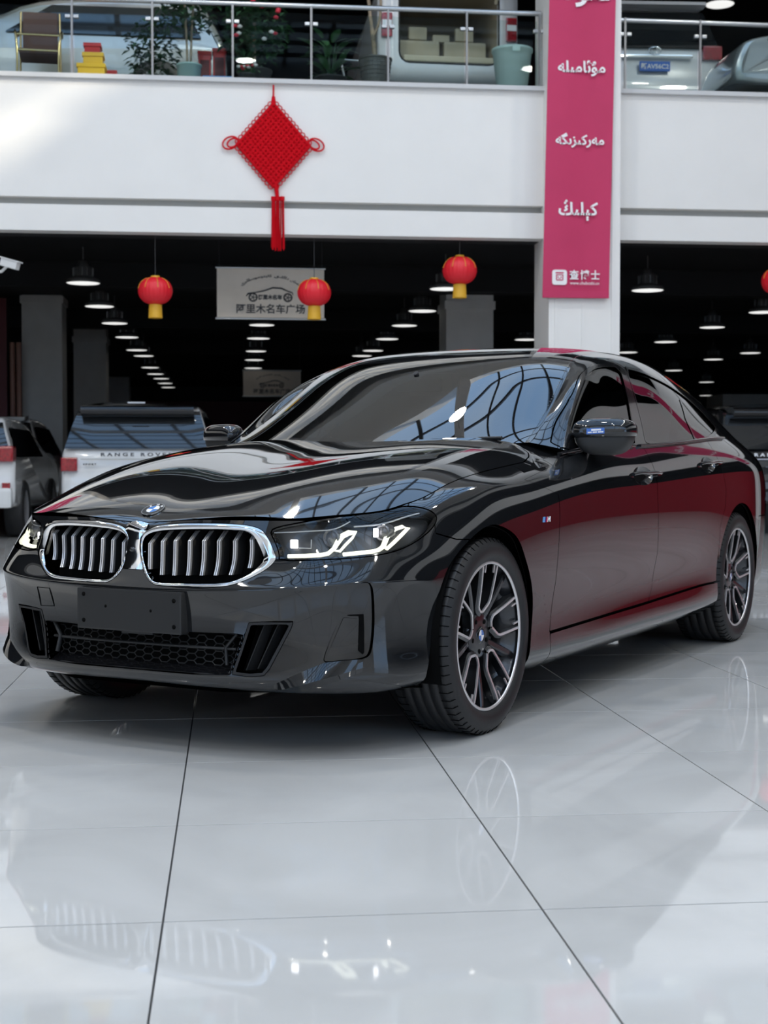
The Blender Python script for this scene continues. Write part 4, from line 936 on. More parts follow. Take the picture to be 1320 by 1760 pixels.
def banner(dx, label, words=True):
    e = empty('banner', (dx + (bb.x + bbr.x) / 2, YB - .40, bb.z), 0, label, 'banner', None)
    bx = lambda u, v: at(u, v, Y=YB - .40)
    o = Vector(((bb.x + bbr.x) / 2, YB - .40, bb.z)); rows = []
    for j in range(24):
        f = j / 23; l = bb.lerp(bt, f); r = bbr.lerp(btr, f); rows.append([l.lerp(r, k / 12) - o + Vector((0, -.012 * math.sin(k / 12 * 7.0) - .004, 0)) for k in range(13)])
    m_ = MB(); m_.grid(rows); back = [[p + Vector((0, .004, 0)) for p in r] for r in rows]; m_.grid(back); m_.build('cloth', 'banner_pink', e)
    h_ = MB(); h_.bar(bb - o + Vector((0, -.012, .045)), bbr - o + Vector((0, -.012, .045)), .02, .085); h_.build('hem', 'banner_pink', e)
    for wd, v, wpx in WORDS:
        sl = (v - 0) / 512 * -13; u = 999 + (v - 118) / 400 * -9.5; p = bx(u, v) - o; sc = p.y; wm_ = wpx / FPX * (YB - .4) / 1.0
        me = text_mesh(shape(wd), .5, .002, .012); co = [c.co.x for c in me.vertices]; cy2 = [c.co.y for c in me.vertices]; asp = (max(cy2) - min(cy2)) / (max(co) - min(co))
        place_text(me, 'banner_white', e, p + Vector((0, -.022, 0)), (1, 0, 0), (0, 0, 1), fit=(wm_, wm_ * asp * 1.0))
    # bottom mark: rounded square with a small face-like emblem, three characters and a web address
    px = (YB - .4) / FPX
    c = bx(961, 477) - o; s2 = 13 * px; rs = MB(); q = []
    for k in range(4):
        for t in np.radians(np.linspace(0, 90, 5)): a_ = t + k * math.pi / 2; q.append((c.x + (s2 - .03) * (1, -1, -1, 1)[k] + .03 * math.cos(a_), c.z + (s2 - .03) * (1, 1, -1, -1)[k] + .03 * math.sin(a_)))
    rs.prism(q, 'y', -.028, -.018); rs.build('emblem', 'banner_white', e)
    em_ = MB(); X0, Z0 = c.x, c.z
    for a_, b_, w_, h2 in ((0, .055, .10, .016), (0, .030, .075, .010), (-.04, .0, .012, .07), (.04, .0, .012, .07), (0, -.035, .075, .012), (-.018, .002, .012, .018), (.018, .002, .012, .018), (0, -.016, .03, .008)):
        em_.box((X0 + a_ - w_ / 2, -.031, Z0 + b_ - h2 / 2), (X0 + a_ + w_ / 2, -.027, Z0 + b_ + h2 / 2))
    em_.build('emblem_mark', 'banner_pink', e)
    place_text(text_mesh('查博士', .2, .002, .004, 1.25), 'banner_white', e, bx(1004, 473) - o + Vector((0, -.022, 0)), (1, 0, 0), (0, 0, 1), fit=(54 * px, 17 * px))
    place_text(text_mesh('www.chaboshi.cn', .1, .002), 'banner_white', e, bx(1004, 487) - o + Vector((0, -.022, 0)), (1, 0, 0), (0, 0, 1), fit=(52 * px, 5.5 * px))
    return e
banner(0, 'long pink cloth banner with white lettering hung on the white column')
banner(-8.6, 'pink cloth banner with white lettering on the next column to the side')
banner(8.6, 'pink cloth banner with white lettering on the column farther along the balcony')
# ---- remaining walls of the atrium (seen in the reflections) with upper galleries and the glazed roof
RZ = 13.5
def side_gallery(name, x, sgn):
    w_ = MB()
    for z0, z1 in ((zBt, zE), (zF + 3.9, zF + 5.6)): w_.box((min(x, x + sgn * .5), -12, z0), (max(x, x + sgn * .5), YB, z1))
    w_.box((min(x, x + sgn * .5), -12, 12.6), (max(x, x + sgn * .5), YB, RZ)); tag(w_.build(name, 'white_paint'), kind='structure')
    b_ = MB(); X1 = x + sgn * 7; b_.box((min(X1, X1 + sgn * .2), -12, 0), (max(X1, X1 + sgn * .2), HB, RZ)); tag(b_.build(name + '_outer', 'dark_wall'), kind='structure')
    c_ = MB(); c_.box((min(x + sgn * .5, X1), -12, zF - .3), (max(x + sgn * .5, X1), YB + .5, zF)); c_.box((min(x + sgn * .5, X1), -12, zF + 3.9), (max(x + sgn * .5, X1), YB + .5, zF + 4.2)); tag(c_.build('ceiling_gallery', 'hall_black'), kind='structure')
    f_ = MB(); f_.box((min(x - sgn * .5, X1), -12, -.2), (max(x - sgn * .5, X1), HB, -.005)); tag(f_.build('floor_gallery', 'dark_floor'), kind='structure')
side_gallery('wall_left', -13, -1); side_gallery('wall_right', 13.9, 1)
rp = MB(); rp.box((14.2, 4, 0), (14.3, 26, 1.9)); tag(rp.build('wall_partition', 'red_partition'), kind='structure')
bk = MB(); bk.box((-13, -12.5, 0), (13.9, -12, 5.2)); bk.box((-13, -12.5, 9.5), (13.9, -12, RZ)); tag(bk.build('wall_rear', 'white_paint'), kind='structure')
for k in range(7): m_ = MB(); x = -13 + k * 4.4; m_.box((x, -12.5, 5.2), (x + .5, -12, 9.5)); tag(m_.build('trim_4', 'white_paint'), kind='structure')
th = MB(); th.box((-13, YB, zF + 3.7), (13.9, YB + .5, zF + 5.6)); th.box((-13, YB, 12.6), (13.9, YB + .5, RZ)); tag(th.build('wall_gallery', 'white_paint'), kind='structure')
# roof: solid white margins, glazed middle with dark bars and white trusses
rf = MB()
rf.box((-20, -12.5, RZ), (-8.5, HB, RZ + .2)); rf.box((9.4, -12.5, RZ), (21, HB, RZ + .2)); rf.box((-8.5, -12.5, RZ), (9.4, -10, RZ + .2)); rf.box((-8.5, 15.5, RZ), (9.4, HB, RZ + .2))
tag(rf.build('ceiling_roof', 'white_paint'), kind='structure')
for k in range(15):
    x = -8.5 + k * 17.9 / 14; m_ = MB(); big = k in (0, 7, 14); m_.box((x - (.18 if big else .05), -10, RZ - (.5 if big else .02)), (x + (.18 if big else .05), 15.5, RZ + .14)); tag(m_.build('roof_bar', 'white_paint' if big else 'steel_dark'), kind='structure')
for k in range(21):
    y = -10 + k * 25.5 / 20; m_ = MB(); big = k % 5 == 0; m_.box((-8.5, y - (.15 if big else .05), RZ - (.45 if big else .0)), (9.4, y + (.15 if big else .05), RZ + .12)); tag(m_.build('roof_bar', 'white_paint' if big else 'steel_dark'), kind='structure')
# ================================================================== things in the hall
PXB = YB / FPX
# ---- balcony railing
mat('steel_post', (.26, .26, .26), .35, .8)
rail = empty('balcony_railing', at(400, 140, Y=YB + .06), 0, 'steel and glass railing along the edge of the upper floor', 'railing'); ro = rail.location.copy()
zR = at(400, 6, Y=YB + .08).z
rmb = MB(); rmb.tube([Vector((-12.9, YB + .08, zR)) - ro, Vector((cl.x - .02, YB + .08, zR)) - ro], .032, 12); rmb.build('handrail', 'steel', rail)
zR2 = zR - .045; rmb = MB(); rmb.tube([Vector((cr.x + .02, YB + .08, zR2)) - ro, Vector((13.8, YB + .08, zR2)) - ro], .032, 12); rmb.build('handrail', 'steel', rail)
px0 = [at(u, 100, Y=YB + .06).x for u in (-13, 124, 262, 400, 535, 667, 802, 927)] + [at(u, 100, Y=YB + .06).x for u in (1074, 1203, 1330)]
for x in px0:
    p_ = MB(); p_.box((x - .012 - ro.x, YB + .04 - ro.y, zE - ro.z), (x + .012 - ro.x, YB + .065 - ro.y, zR - .02 - ro.z)); po = p_.build('post', 'steel_post', rail)
    for s_ in (-1, 1): c_ = MB(); c_.box((x + s_ * .05 - .03 - ro.x, YB + .03 - ro.y, zR - .25 - ro.z), (x + s_ * .05 + .03 - ro.x, YB + .085 - ro.y, zR - .21 - ro.z), .006); c_.build('glass_clamp', 'steel', po)
for a, b in zip(px0[:-1], px0[1:]):
    if a < cl.x < b: continue
    p_ = MB(); p_.box((a + .03 - ro.x, YB + .07 - ro.y, zE + .01 - ro.z), (b - .03 - ro.x, YB + .08 - ro.y, zR - .10 - ro.z)); p_.build('pane', 'rail_glass', rail)
# ---- Chinese knot on the fascia
KY = YB - .045; kc = at(470, 250, Y=KY); knot = empty('chinese_knot', at(470, 432, Y=KY), 0, 'large red diamond knot with tassels hanging on the white fascia', 'decoration'); ko = knot.location.copy()
hw, hh = 61 * PXB, 70 * PXB
def kp(a, b, y=0): return Vector((kc.x + (a - b) * hw / 2, KY + y, kc.z + (a + b) * hh / 2)) - ko      # a, b in -1..1 along the two edges
cm_ = MB(); NC = 15
for k in range(NC):
    t = -1 + 2 * k / (NC - 1)
    for d in (0, 1): cm_.tube([kp(*((s, t) if d else (t, s)), y=-.010 * math.cos(math.pi * (i + k + d))) for i, s in enumerate(np.linspace(-1.0, 1.0, 2 * NC - 1))], .0225, 6)
cm_.build('woven_diamond', 'knot_red', knot)
lp = MB(); lp.tube([(.030 * math.cos(t), 0, .030 * math.sin(t)) for t in np.linspace(0, 2 * math.pi, 12, endpoint=False)], .007, 5, closed=True); lme = lp.mesh('edge_loop'); lme.materials.append(M['knot_red'])
for e in range(4):
    for k in range(11):
        t = -1 + 2 * (k + .5) / 11; a, b = ((1.07, t), (t, 1.07), (-1.07, t), (t, -1.07))[e]
        o = bpy.data.objects.new('edge_loop', lme); COL.objects.link(o); o.parent = knot; o.location = kp(a, b)
for s_, uu in ((-1, (384, 398, 412)), (1, (549, 538, 526))):
    for q, sc in enumerate((1, .68)):
        w_ = MB(); c0 = Vector((kc.x + s_ * hw, KY, kc.z - .0)) - ko
        w_.tube([c0 + Vector((s_ * (.085 * sc + .095 * sc * math.cos(t)), -.005 * q, .02 + .075 * sc * math.sin(t) - .02 * math.cos(t))) for t in np.linspace(0, 2 * math.pi, 22, endpoint=False)], .011, 6, closed=True); w_.build('ear_loop', 'knot_red', knot)
w_ = MB(); w_.tube([at(470, 146, Y=KY) - ko, at(470, 178, Y=KY) - ko], .012, 6); w_.tube([at(470, 166, Y=KY) - ko, at(470, 182, Y=KY) - ko], [.02, .035], 8); w_.build('hanging_cord', 'knot_red', knot)
w_ = MB(); w_.tube([at(474, 318, Y=KY) - ko, at(477, 340, Y=KY) - ko], [.03, .022], 8); w_.build('tassel_knot', 'knot_red', knot)
for u in (470, 477, 485):
    w_ = MB(); r = random.Random(u); p = at(u, 338, Y=KY) - ko; w_.tube([p, p + Vector((0, 0, -.05))], .03, 8)
    for k in range(14): a = r.random() * 6.28; w_.tube([p + Vector((.018 * math.cos(a), .018 * math.sin(a), -.02)), p + Vector((.026 * math.cos(a), .026 * math.sin(a), -.62 - r.random() * .05))], .005, 4)
    w_.build('tassel', 'knot_red', knot)
# ---- lanterns
def lantern(u, v, wpx, lab, string_top=410, Y=YB + .25):
    p = at(u, v, Y=Y); s_ = wpx / FPX * Y / 2; e = empty('lantern', (p.x, p.y, p.z - s_ * 1.6), 0, lab, 'lantern', 'round red festival lanterns'); o = Vector((p.x, p.y, p.z)) - e.location
    m_ = MB(); prof = []; seg = 72; rows = []
    for j in range(15):
        t = -math.pi / 2 * .86 + math.pi * .86 * j / 14; rows.append([(o.x + s_ * math.cos(t) ** .8 * (1 - .035 * abs(math.sin(12 * a))) * math.cos(a), o.y + s_ * math.cos(t) ** .8 * (1 - .035 * abs(math.sin(12 * a))) * math.sin(a), o.z + s_ * .80 * math.sin(t)) for a in np.linspace(0, 2 * math.pi, seg, endpoint=False)])
    m_.grid(rows, True, True); m_.build('shade', 'lantern_red', e)
    for z, r in ((.80, .26), (-.80, .30)): g_ = MB(); g_.lathe([(r * s_, -.05 * s_), (r * s_, .07 * s_), (r * s_ * .3, .08 * s_), (r * s_ * .3, -.05 * s_)], (o.x, o.y, o.z + z * s_), 20); g_.build('gold_collar', 'lantern_gold', e)
    for k in range(8): a = 2 * math.pi * k / 8 + .2; g_ = MB(); g_.tube([(o.x + s_ * 1.0 * math.cos(t) ** .8 * math.cos(a), o.y + s_ * math.cos(t) ** .8 * math.sin(a), o.z + s_ * .8 * math.sin(t)) for t in np.radians(np.linspace(8, 66, 8))], .004, 4); g_.build('gold_stripe', 'lantern_gold', e)
    f_ = MB(); r = random.Random(int(u)); n = 26
    for k in range(n): a = 2 * math.pi * k / n; f_.bar((o.x + .34 * s_ * math.cos(a), o.y + .34 * s_ * math.sin(a), o.z - .80 * s_), (o.x + .38 * s_ * math.cos(a), o.y + .38 * s_ * math.sin(a), o.z - 1.58 * s_), .03, .008, (math.cos(a), math.sin(a), 0))
    f_.build('fringe', 'lantern_gold', e)
    t_ = MB(); t_.tube([(o.x, o.y, o.z + .8 * s_), (o.x, o.y, zBt + .0 - p.z + o.z)], .004, 4); t_.build('string', 'steel_dark', e)
for u, v, w_ , lab in ((267, 500, 58, 'round red lantern with gold fringe hanging beside the sign banner over the white off-roader'), (540, 503, 58, 'round red lantern with gold fringe hanging in front of the sign banner'), (790, 465, 60, 'round red lantern with gold fringe hanging before the white column, clear of the sign'), (1338, 483, 60, 'round red lantern with gold fringe hanging beyond the pink banner')): lantern(u, v, w_, lab)
# ---- high-bay lamps
lm = MB(); lm.lathe([(.0005, .0), (.24, .0), (.25, .012)], (0, 0, 0), 28); lg = lm.mesh('diffuser'); lg.materials.append(M['lamp_glow'])
lm = MB(); lm.lathe([(.255, .0), (.262, .02), (.235, .06), (.15, .10), (.13, .11), (.13, .24), (.09, .26), (.06, .34), (.0005, .34)], (0, 0, 0), 28); lb = lm.mesh('housing'); lb.materials.append(M['lamp_body'])
fin = MB()
for k in range(12): a = 2 * math.pi * k / 12; fin.bar((.12 * math.cos(a), .12 * math.sin(a), .17), (.155 * math.cos(a), .155 * math.sin(a), .17), .01, .12)
lf = fin.mesh('cooling_fins'); lf.materials.append(M['steel'])
def lamp(p, ceil, lab, grp):
    e = empty('high_bay_lamp', p, 0, lab, 'lamp', grp)
    for n, me in (('diffuser', lg), ('housing', lb), ('cooling_fins', lf)): o = bpy.data.objects.new(n, me); COL.objects.link(o); o.parent = e
    t = MB(); t.tube([(0, 0, .33), (0, 0, ceil - p.z)], .008, 5); t.build('hanger', 'lamp_body', e)
LZ = 3.70
L1 = [(143, 487), (171, 527), (197, 556), (218, 580), (235, 602), (247, 612), (258, 632), (267, 643), (277, 651), (284, 659), (289, 666)]
L2 = [(450, 559), (444, 582), (440, 604), (437, 619), (435, 633)]
L3 = [(766, 497), (726, 535), (695, 560), (665.5, 583), (641, 603), (622, 612)]
L4 = [(904, 584), (1078, 606), (1113, 499.5), (1224, 563), (1144, 588), (1226, 618), (1158, 637), (1289.5, 607), (1214, 657), (1311, 537), (1213, 680)]
OWN = {(143, 487): 'round high-bay lamp between the security camera and a red lantern', (450, 559): 'round high-bay lamp right under the lower rod of the cream sign banner', (766, 497): 'round high-bay lamp half hidden behind a red lantern above the grey hall pillar',
       (904, 584): 'round high-bay lamp between the grey hall pillar and the white column', (1078, 606): 'round high-bay lamp half hidden by the white column', (1113, 499.5): 'round high-bay lamp beside the foot of the pink banner',
       (1289.5, 607): 'round high-bay lamp before the wide grey block above the black off-roader', (1311, 537): 'round high-bay lamp below the red lantern beyond the pink banner'}
for L, lab, grp in ((L1, 'round high-bay lamp in the row above the white off-roader', 'lamps over the white off-roader'), (L2, 'round high-bay lamp in the row below the sign banner', 'lamps behind the sign banner'), (L3, 'round high-bay lamp in the row leading past the grey hall pillar', 'lamps by the grey hall pillar'), (L4, 'round high-bay lamp hanging in the dark hall beyond the white column', 'lamps beyond the white column')):
    for u, v in L: p = at(u, v, Z=LZ); lamp(p, zBt + .46, OWN.get((u, v), lab), None if (u, v) in OWN else grp) if p.y < HB - 2 else None
p = at(1237, 8, Y=25); lamp(p, zF + 3.9, 'round high-bay lamp glowing above the white off-roader on the upper floor', None)
mat('lamp_glow_bright', (1, 1, 1), .4, emit=(1, .985, .95), es=14)
lga = lg.copy(); lga.materials.clear(); lga.materials.append(M['lamp_glow_bright'])
for i_, x in enumerate((-7.2, 0.45, 8.1)):
    for j_, y in enumerate((-7.5, -2.4, 2.7, 7.8, 12.9)):
        e = empty('high_bay_lamp', (x, y, 11.6), 0, 'bright high-bay lamp hung from the glazed roof', 'lamp', 'lamps under the glazed roof')
        for n, me in (('diffuser', lga), ('housing', lb)): o = bpy.data.objects.new(n, me); COL.objects.link(o); o.parent = e
        t = MB(); t.tube([(0, 0, .33), (0, 0, 1.9)], .008, 5); t.build('hanger', 'lamp_body', e)
        ld = bpy.data.lights.new('lamp_light', 'AREA'); ld.shape = 'DISK'; ld.size = .5; ld.energy = 150; ld.color = (1, .955, .87); lo_ = bpy.data.objects.new('lamp_light', ld); COL.objects.link(lo_); lo_.parent = e; lo_.location = (0, 0, -.01)
# ---- hanging sign
mat('sign_paper', (.74, .66, .56), .7, noise=.12, nscale=1.2); mat('sign_ink', (.05, .05, .055), .6)
def sign(u0, v0, u1, v1, Y, lab):
    a, b = at(u0, v1, Y=Y), at(u1, v0, Y=Y); W_, H_ = b.x - a.x, b.z - a.z; e = empty('sign_banner', ((a.x + b.x) / 2, Y, a.z), 0, lab, 'sign'); X = lambda f: (f - .5) * W_; Zf = lambda f: f * H_
    m_ = MB(); m_.box((-W_ / 2, 0, 0), (W_ / 2, .012, H_)); m_.build('sheet', 'sign_paper', e)
    for z in (0, H_): r_ = MB(); r_.tube([(-W_ / 2 - .02, 0, z), (W_ / 2 + .02, 0, z)], .016, 8); r_.build('rod', 'steel', e)
    for f in (.02, .98): r_ = MB(); r_.tube([(X(f), 0, H_), (X(f), 0, zBt + .4 - a.z)], .004, 4); r_.build('cord', 'steel_dark', e)
    place_text(text_mesh('阿里木名车广场', .3, .001, .006), 'sign_ink', e, Vector((X(.5), -.006, Zf(.195))), (1, 0, 0), (0, 0, 1), fit=(W_ * .64, H_ * .19))
    place_text(text_mesh('阿里木名车', .3, .001, .012), 'sign_ink', e, Vector((X(.495), -.006, Zf(.425))), (1, 0, 0), (0, 0, 1), fit=(W_ * .22, H_ * .10))
    c_ = MB(); c_.tube([(X(f), -.006, Zf(g)) for f, g in ((.27, .44), (.29, .49), (.36, .515), (.44, .55), (.52, .61), (.60, .60), (.66, .545), (.70, .52), (.71, .47))], [.004, .012, .008, .010, .012, .012, .009, .009, .004], 6); c_.build('car_outline', 'sign_ink', e)
    for f in (.335, .66):
        c_ = MB(); c_.tube([(X(f) + .052 * math.cos(t), -.006, Zf(.42) + .052 * math.sin(t)) for t in np.linspace(0, 2 * math.pi, 18, endpoint=False)], .011, 5, closed=True)
        for k in range(5): t = k * 2 * math.pi / 5; c_.bar((X(f), -.006, Zf(.42)), (X(f) + .05 * math.cos(t), -.006, Zf(.42) + .05 * math.sin(t)), .01, .006, (0, 1, 0))
        c_.build('car_wheel', 'sign_ink', e)
    words = [shape(w_) for w_ in ('ئالىمجان', 'داڭلىق', 'ئاپتوموبىللىرى')]; spans = [(30, 56), (60, 84), (88, 146)]   # degrees along the arch, from its right end
    for w_, (d0, d1) in zip(words, spans):
        me = text_mesh(w_, .16, .001, .003); xs = [v.co.x for v in me.vertices]; lo, hi = min(xs), max(xs); R_ = W_ * .34
        for v in me.vertices:
            f = (hi - v.co.x) / (hi - lo); t = math.radians(d0 + (d1 - d0) * f); r_ = 1 + v.co.y * 2.0; v.co = Vector((X(.5) + (R_ * math.cos(t)) * (1 + v.co.y * .9), -.006 + v.co.z, Zf(.42) + (H_ * .42 * math.sin(t)) * (1 + v.co.y * .9)))
        me.materials.clear(); link('lettering', me, 'sign_ink', e)
sign(373, 462, 557, 547, 19.6, 'hanging cream sign banner with car drawing and lettering behind a red lantern')
sign(418, 637, 517, 681, 36.0, 'dim cream sign banner with car drawing hung far back in the dark hall')
# ---- security camera
cc = at(16, 453, Y=17.6); cv = empty('security_camera', cc, math.radians(-20), 'small white bullet security camera on an arm under the balcony', 'camera'); mat('cam_white', (.75, .75, .74), .4)
m_ = MB(); m_.box((-.10, -.05, -.05), (.12, .05, .045), .015); m_.xf(lambda p: Matrix.Rotation(math.radians(16), 3, 'Y') @ p); m_.build('camera_body', 'cam_white', cv)
m_ = MB(); m_.box((-.12, -.06, .04), (.14, .06, .055), .006); m_.xf(lambda p: Matrix.Rotation(math.radians(16), 3, 'Y') @ p); m_.build('sun_hood', 'cam_white', cv)
m_ = MB(); m_.tube([(-.03, 0, -.03), (-.10, 0, -.09), (-.45, .1, -.10)], .018, 8); m_.tube([(-.45, .1, -.10), (-.45, .42, .0), (-.45, .45, zBt - cc.z + .05)], .02, 8); m_.build('bracket', 'cam_white', cv)
# ---- pipes and the red roller banner by the hall pillar
for u in (22, 33): p = at(u, 700, Y=28.5); m_ = MB(); m_.tube([(0, 0, 0), (0, 0, 3.3)], .05, 10); o = m_.build('standpipe', 'pipe_salmon'); o.location = (p.x, p.y, 0); tag(o, 'salmon painted vertical pipe beside the grey hall pillar', 'pipe', 'pipes by the pillar')
a, b = at(-30, 690, Y=28.6), at(11, 512, Y=28.6); m_ = MB(); m_.box((0, 0, 0), (b.x - a.x, .03, b.z), .004); rbn = m_.build('roller_banner', 'dark_red'); rbn.location = (a.x, 28.6, 0); tag(rbn, 'tall dark red roller banner beside the salmon pipes', 'banner')
# ================================================================== background cars
mat('car_white', (.72, .73, .73), .2, coat=1); mat('car_silver', (.42, .45, .46), .25, .6, coat=1); mat('car_black', (.012, .012, .013), .2, coat=1); mat('car_red', (.45, .01, .02), .25, coat=1)
mat('car_glass', (.012, .014, .016), .04, coat=1); mat('tail_lamp', (.30, .012, .02), .15, coat=1, noise=.4, nscale=30); mat('plate_blue', (.02, .14, .55), .4); mat('cream_cloth', (.58, .52, .38), .7); mat('tan_cloth', (.34, .29, .21), .7)
def wheel_bg(parent, x, y, r=.37):
    m_ = MB(); m_.lathe([(.24, -.12), (r - .03, -.125), (r, -.10), (r, .10), (r - .03, .125), (.24, .12)], (x, y, r), 28, 'y'); t = m_.build('wheel', 'rubber', parent)
    d_ = MB(); s_ = 1 if y > 0 else -1; d_.lathe([(.001, .09 * s_), (.05, .10 * s_), (.22, .085 * s_), (.245, .115 * s_)], (x, y, r), 24, 'y'); d_.build('wheel_rim', 'satin_silver', t)
def bg_car(p, rz, label, paint, L=4.85, W=1.95, Hh=1.80, belt=1.08, roofm=None, low=False, cat='car'):
    """local x forward from the tail, y left"""
    e = empty('car', (p[0], p[1], p[2]), rz, label, cat); w2 = W / 2
    f = Hh / 1.8
    if low: prof = [(.06, .32), (.0, .5), (.0, .85), (.10, 1.0), (.75, 1.06), (1.5, Hh), (2.6, Hh + .01), (3.4, 1.02), (4.4, .92), (L - .08, .72), (L, .45), (L - .1, .28)]
    else: prof = [(.08, .38), (.0, .5), (.0, .72), (.04, .95), (.05, belt), (.30, Hh - .08), (.55, Hh), (2.5, Hh - .02), (3.25, 1.18), (4.35, 1.05), (L - .06, .85), (L, .5), (L - .1, .32)]
    cx_ = np.mean([q[0] for q in prof]); cz_ = .8
    wz = lambda z, fr: fr * (w2 - max(0, z - belt) * .30 - max(0, .5 - z) * .15)
    def pt(q, fr, ins): return (q[0] + (cx_ - q[0]) * ins * .35, wz(q[1], fr), q[1] + (cz_ - q[1]) * ins)
    pr = list(polyline(np.array(prof + prof[:1]), 90)[:-1]) if False else [np.array(q) for q in chaikin(np.array(prof), 2)]
    rows = [[pt(q, fr, i_) for q in pr] for fr, i_ in ((-1, .12), (-.985, .05), (-.94, .012), (-.8, 0), (-.4, -.006), (0, -.008), (.4, -.006), (.8, 0), (.94, .012), (.985, .05), (1, .12))]
    m_ = MB(); m_.grid(rows, True, True); m_.add(rows[0], [tuple(range(len(pr)))]); m_.add(rows[-1], [tuple(range(len(pr)))]); m_.build('body', paint, e)
    for x in (.95, L - .95):
        for s_ in (-1, 1): wheel_bg(e, x, s_ * (w2 - .10))
    # side glass
    for s_ in (-1, 1):
        g_ = MB(); pts = ([(.35, belt + .04), (.55, Hh - .16), (2.35, Hh - .16), (2.95, belt + .06)] if not low else [(.95, 1.08), (1.55, Hh - .08), (2.5, Hh - .08), (3.1, 1.05)])
        g_.add([(x, s_ * (wz(z, 1) + .004), z) for x, z in pts], [(0, 1, 2, 3)]); g_.add([(x, s_ * (wz(z, 1) - .02), z) for x, z in pts], [(0, 1, 2, 3)]); g_.build('side_window', 'car_glass', e)
    if not low:
        g_ = MB(); pts = [(.052, belt + .05), (.285, Hh - .10)]; rows = []
        for x, z in (pts[0], (.16, belt + .36), pts[1]): rows.append([(x - .03, fr * (wz(z, 1) - .03), z) for fr in np.linspace(-1, 1, 7)])
        g_.grid(rows); g_.grid([[(x + .03, y, z) for x, y, z in r] for r in rows]); g_.build('rear_window', 'car_glass', e)
    return e
def lettering(e, s, size, x, y, z, m, fit=None): return place_text(text_mesh(s, size, .004, .004, 1.6 if fit else 1), m, e, (x, y, z), (0, -1, 0), (0, 0, 1), fit=fit)
def range_rover(u, v, Y, rz, label, paint, ink, wpx):
    c = at(u, v, Y=Y); e = bg_car((c.x, Y, 0), math.pi / 2 + rz, label, paint, belt=1.10, Hh=1.74)
    m_ = MB(); m_.add([], []); pr = [(.46, 1.775), (-.02, 1.755), (-.09, 1.725), (-.05, 1.64), (.10, 1.60), (.46, 1.70)]
    m_.prism(pr, 'y', -.72, .72, True); m_.xf(lambda p: (p.x + .10 * (p.y / .72) ** 4, p.y, p.z - .05 * (p.y / .72) ** 2)); m_.build('roof_spoiler', 'gloss_black', e)
    r_ = MB(); r_.grid([[(x, y, z - .06 * (abs(y) / .75) ** 3) for y in np.linspace(-.76, .76, 9)] for x, z in ((.3, 1.765), (1.4, 1.785), (2.5, 1.76))]); r_.build('black_roof', 'gloss_black', e)
    b_ = MB(); b_.box((-.095, -.11, 1.728), (-.085, .11, 1.745)); b_.build('brake_light', 'satin_silver', e)
    for s_ in (-1, 1):
        t_ = MB(); t_.box((-.03, min(s_ * .76, s_ * .97), .86), (.20, max(s_ * .76, s_ * .97), 1.04), .02); t_.build('tail_light', 'tail_lamp', e)
    lettering(e, 'RANGE ROVER', .11, -.035, 0, 1.075, ink, (.92, .045)); lettering(e, 'SPORT', .05, -.035, .60, .95, ink, (.17, .022)); 
    h_ = MB(); h_.box((-.03, -.30, .905), (-.015, .30, .925)); h_.build('tailgate_crease', paint, e)
    bp_ = MB(); bp_.box((-.05, -.93, .42), (.1, .93, .62), .04); bp_.build('rear_bumper', paint if paint != 'car_white' else 'car_white', e)
    a_ = MB(); a_.box((-.032, -.72, 1.010), (-.02, .72, 1.022)); a_.build('tailgate_seam', 'shade_seam_grey' if paint == 'car_white' else 'satin_silver', e)
    return e
range_rover(236, 760, 18.75, math.radians(-2), 'white off-roader with black roof and spoiler seen from behind, parked under the balcony', 'car_white', 'sign_ink', 260)
range_rover(1352, 760, 18.6, math.radians(1), 'black off-roader with pale lettering parked behind the black car', 'car_black', 'badge_white', 260)
def lc(p, rz, label, plate=None, Hh=1.88, belt=1.16, dz=0):
    e = bg_car(p, rz, label, 'car_white', L=4.85, W=1.97, Hh=Hh, belt=belt)
    for s_ in (-1, 1):
        t_ = MB(); t_.box((-.03, min(s_ * .70, s_ * .98), 1.04 + dz), (.25, max(s_ * .70, s_ * .98), 1.24 + dz), .03); t_.build('tail_light', 'tail_lamp', e)
        r_ = MB(); r_.box((-.05, min(s_ * .84, s_ * .94), .58), (.02, max(s_ * .84, s_ * .94), .72), .01); r_.build('reflector', 'tail_lamp', e)
    c_ = MB(); c_.box((-.05, -.55, 1.055 + 2 * dz), (.0, .55, 1.095 + 2 * dz), .012); c_.build('chrome_strip', 'chrome', e)
    b_ = MB(); b_.box((-.07, -.96, .40), (.15, .96, .66), .05); b_.build('rear_bumper', 'car_white', e)
    s2 = MB(); s2.prism([(-.05, Hh - .08), (.0, Hh - .02), (.45, Hh + .02), (.45, Hh - .04), (.15, Hh - .08)], 'y', -.74, .74); s2.build('roof_spoiler', 'car_white', e)
    g_ = MB(); g_.tube([(-.05, .09 * math.cos(t), 1.15 + 2 * dz + .055 * math.sin(t)) for t in np.linspace(0, 2 * math.pi, 18, endpoint=False)], .008, 5, closed=True); g_.tube([(-.052, .045 * math.cos(t), 1.155 + 2 * dz + .05 * math.sin(t)) for t in np.linspace(0, 2 * math.pi, 14, endpoint=False)], .006, 5, closed=True); g_.build('badge', 'chrome', e)
    if plate:
        p_ = MB(); p_.box((-.05, -.22, .86), (-.03, .22, 1.0), .004); po = p_.build('number_plate', 'plate_blue', e); place_text(text_mesh(plate, .1, .002, .002), 'badge_white', po, (-.054, 0, .93), (0, -1, 0), (0, 0, 1), fit=(.40, .085), name='plate_lettering')
        n_ = MB(); n_.box((-.075, -.07, .50), (-.06, .07, .60), .008); n_.build('tow_cover', 'plate_black', e)
    return e
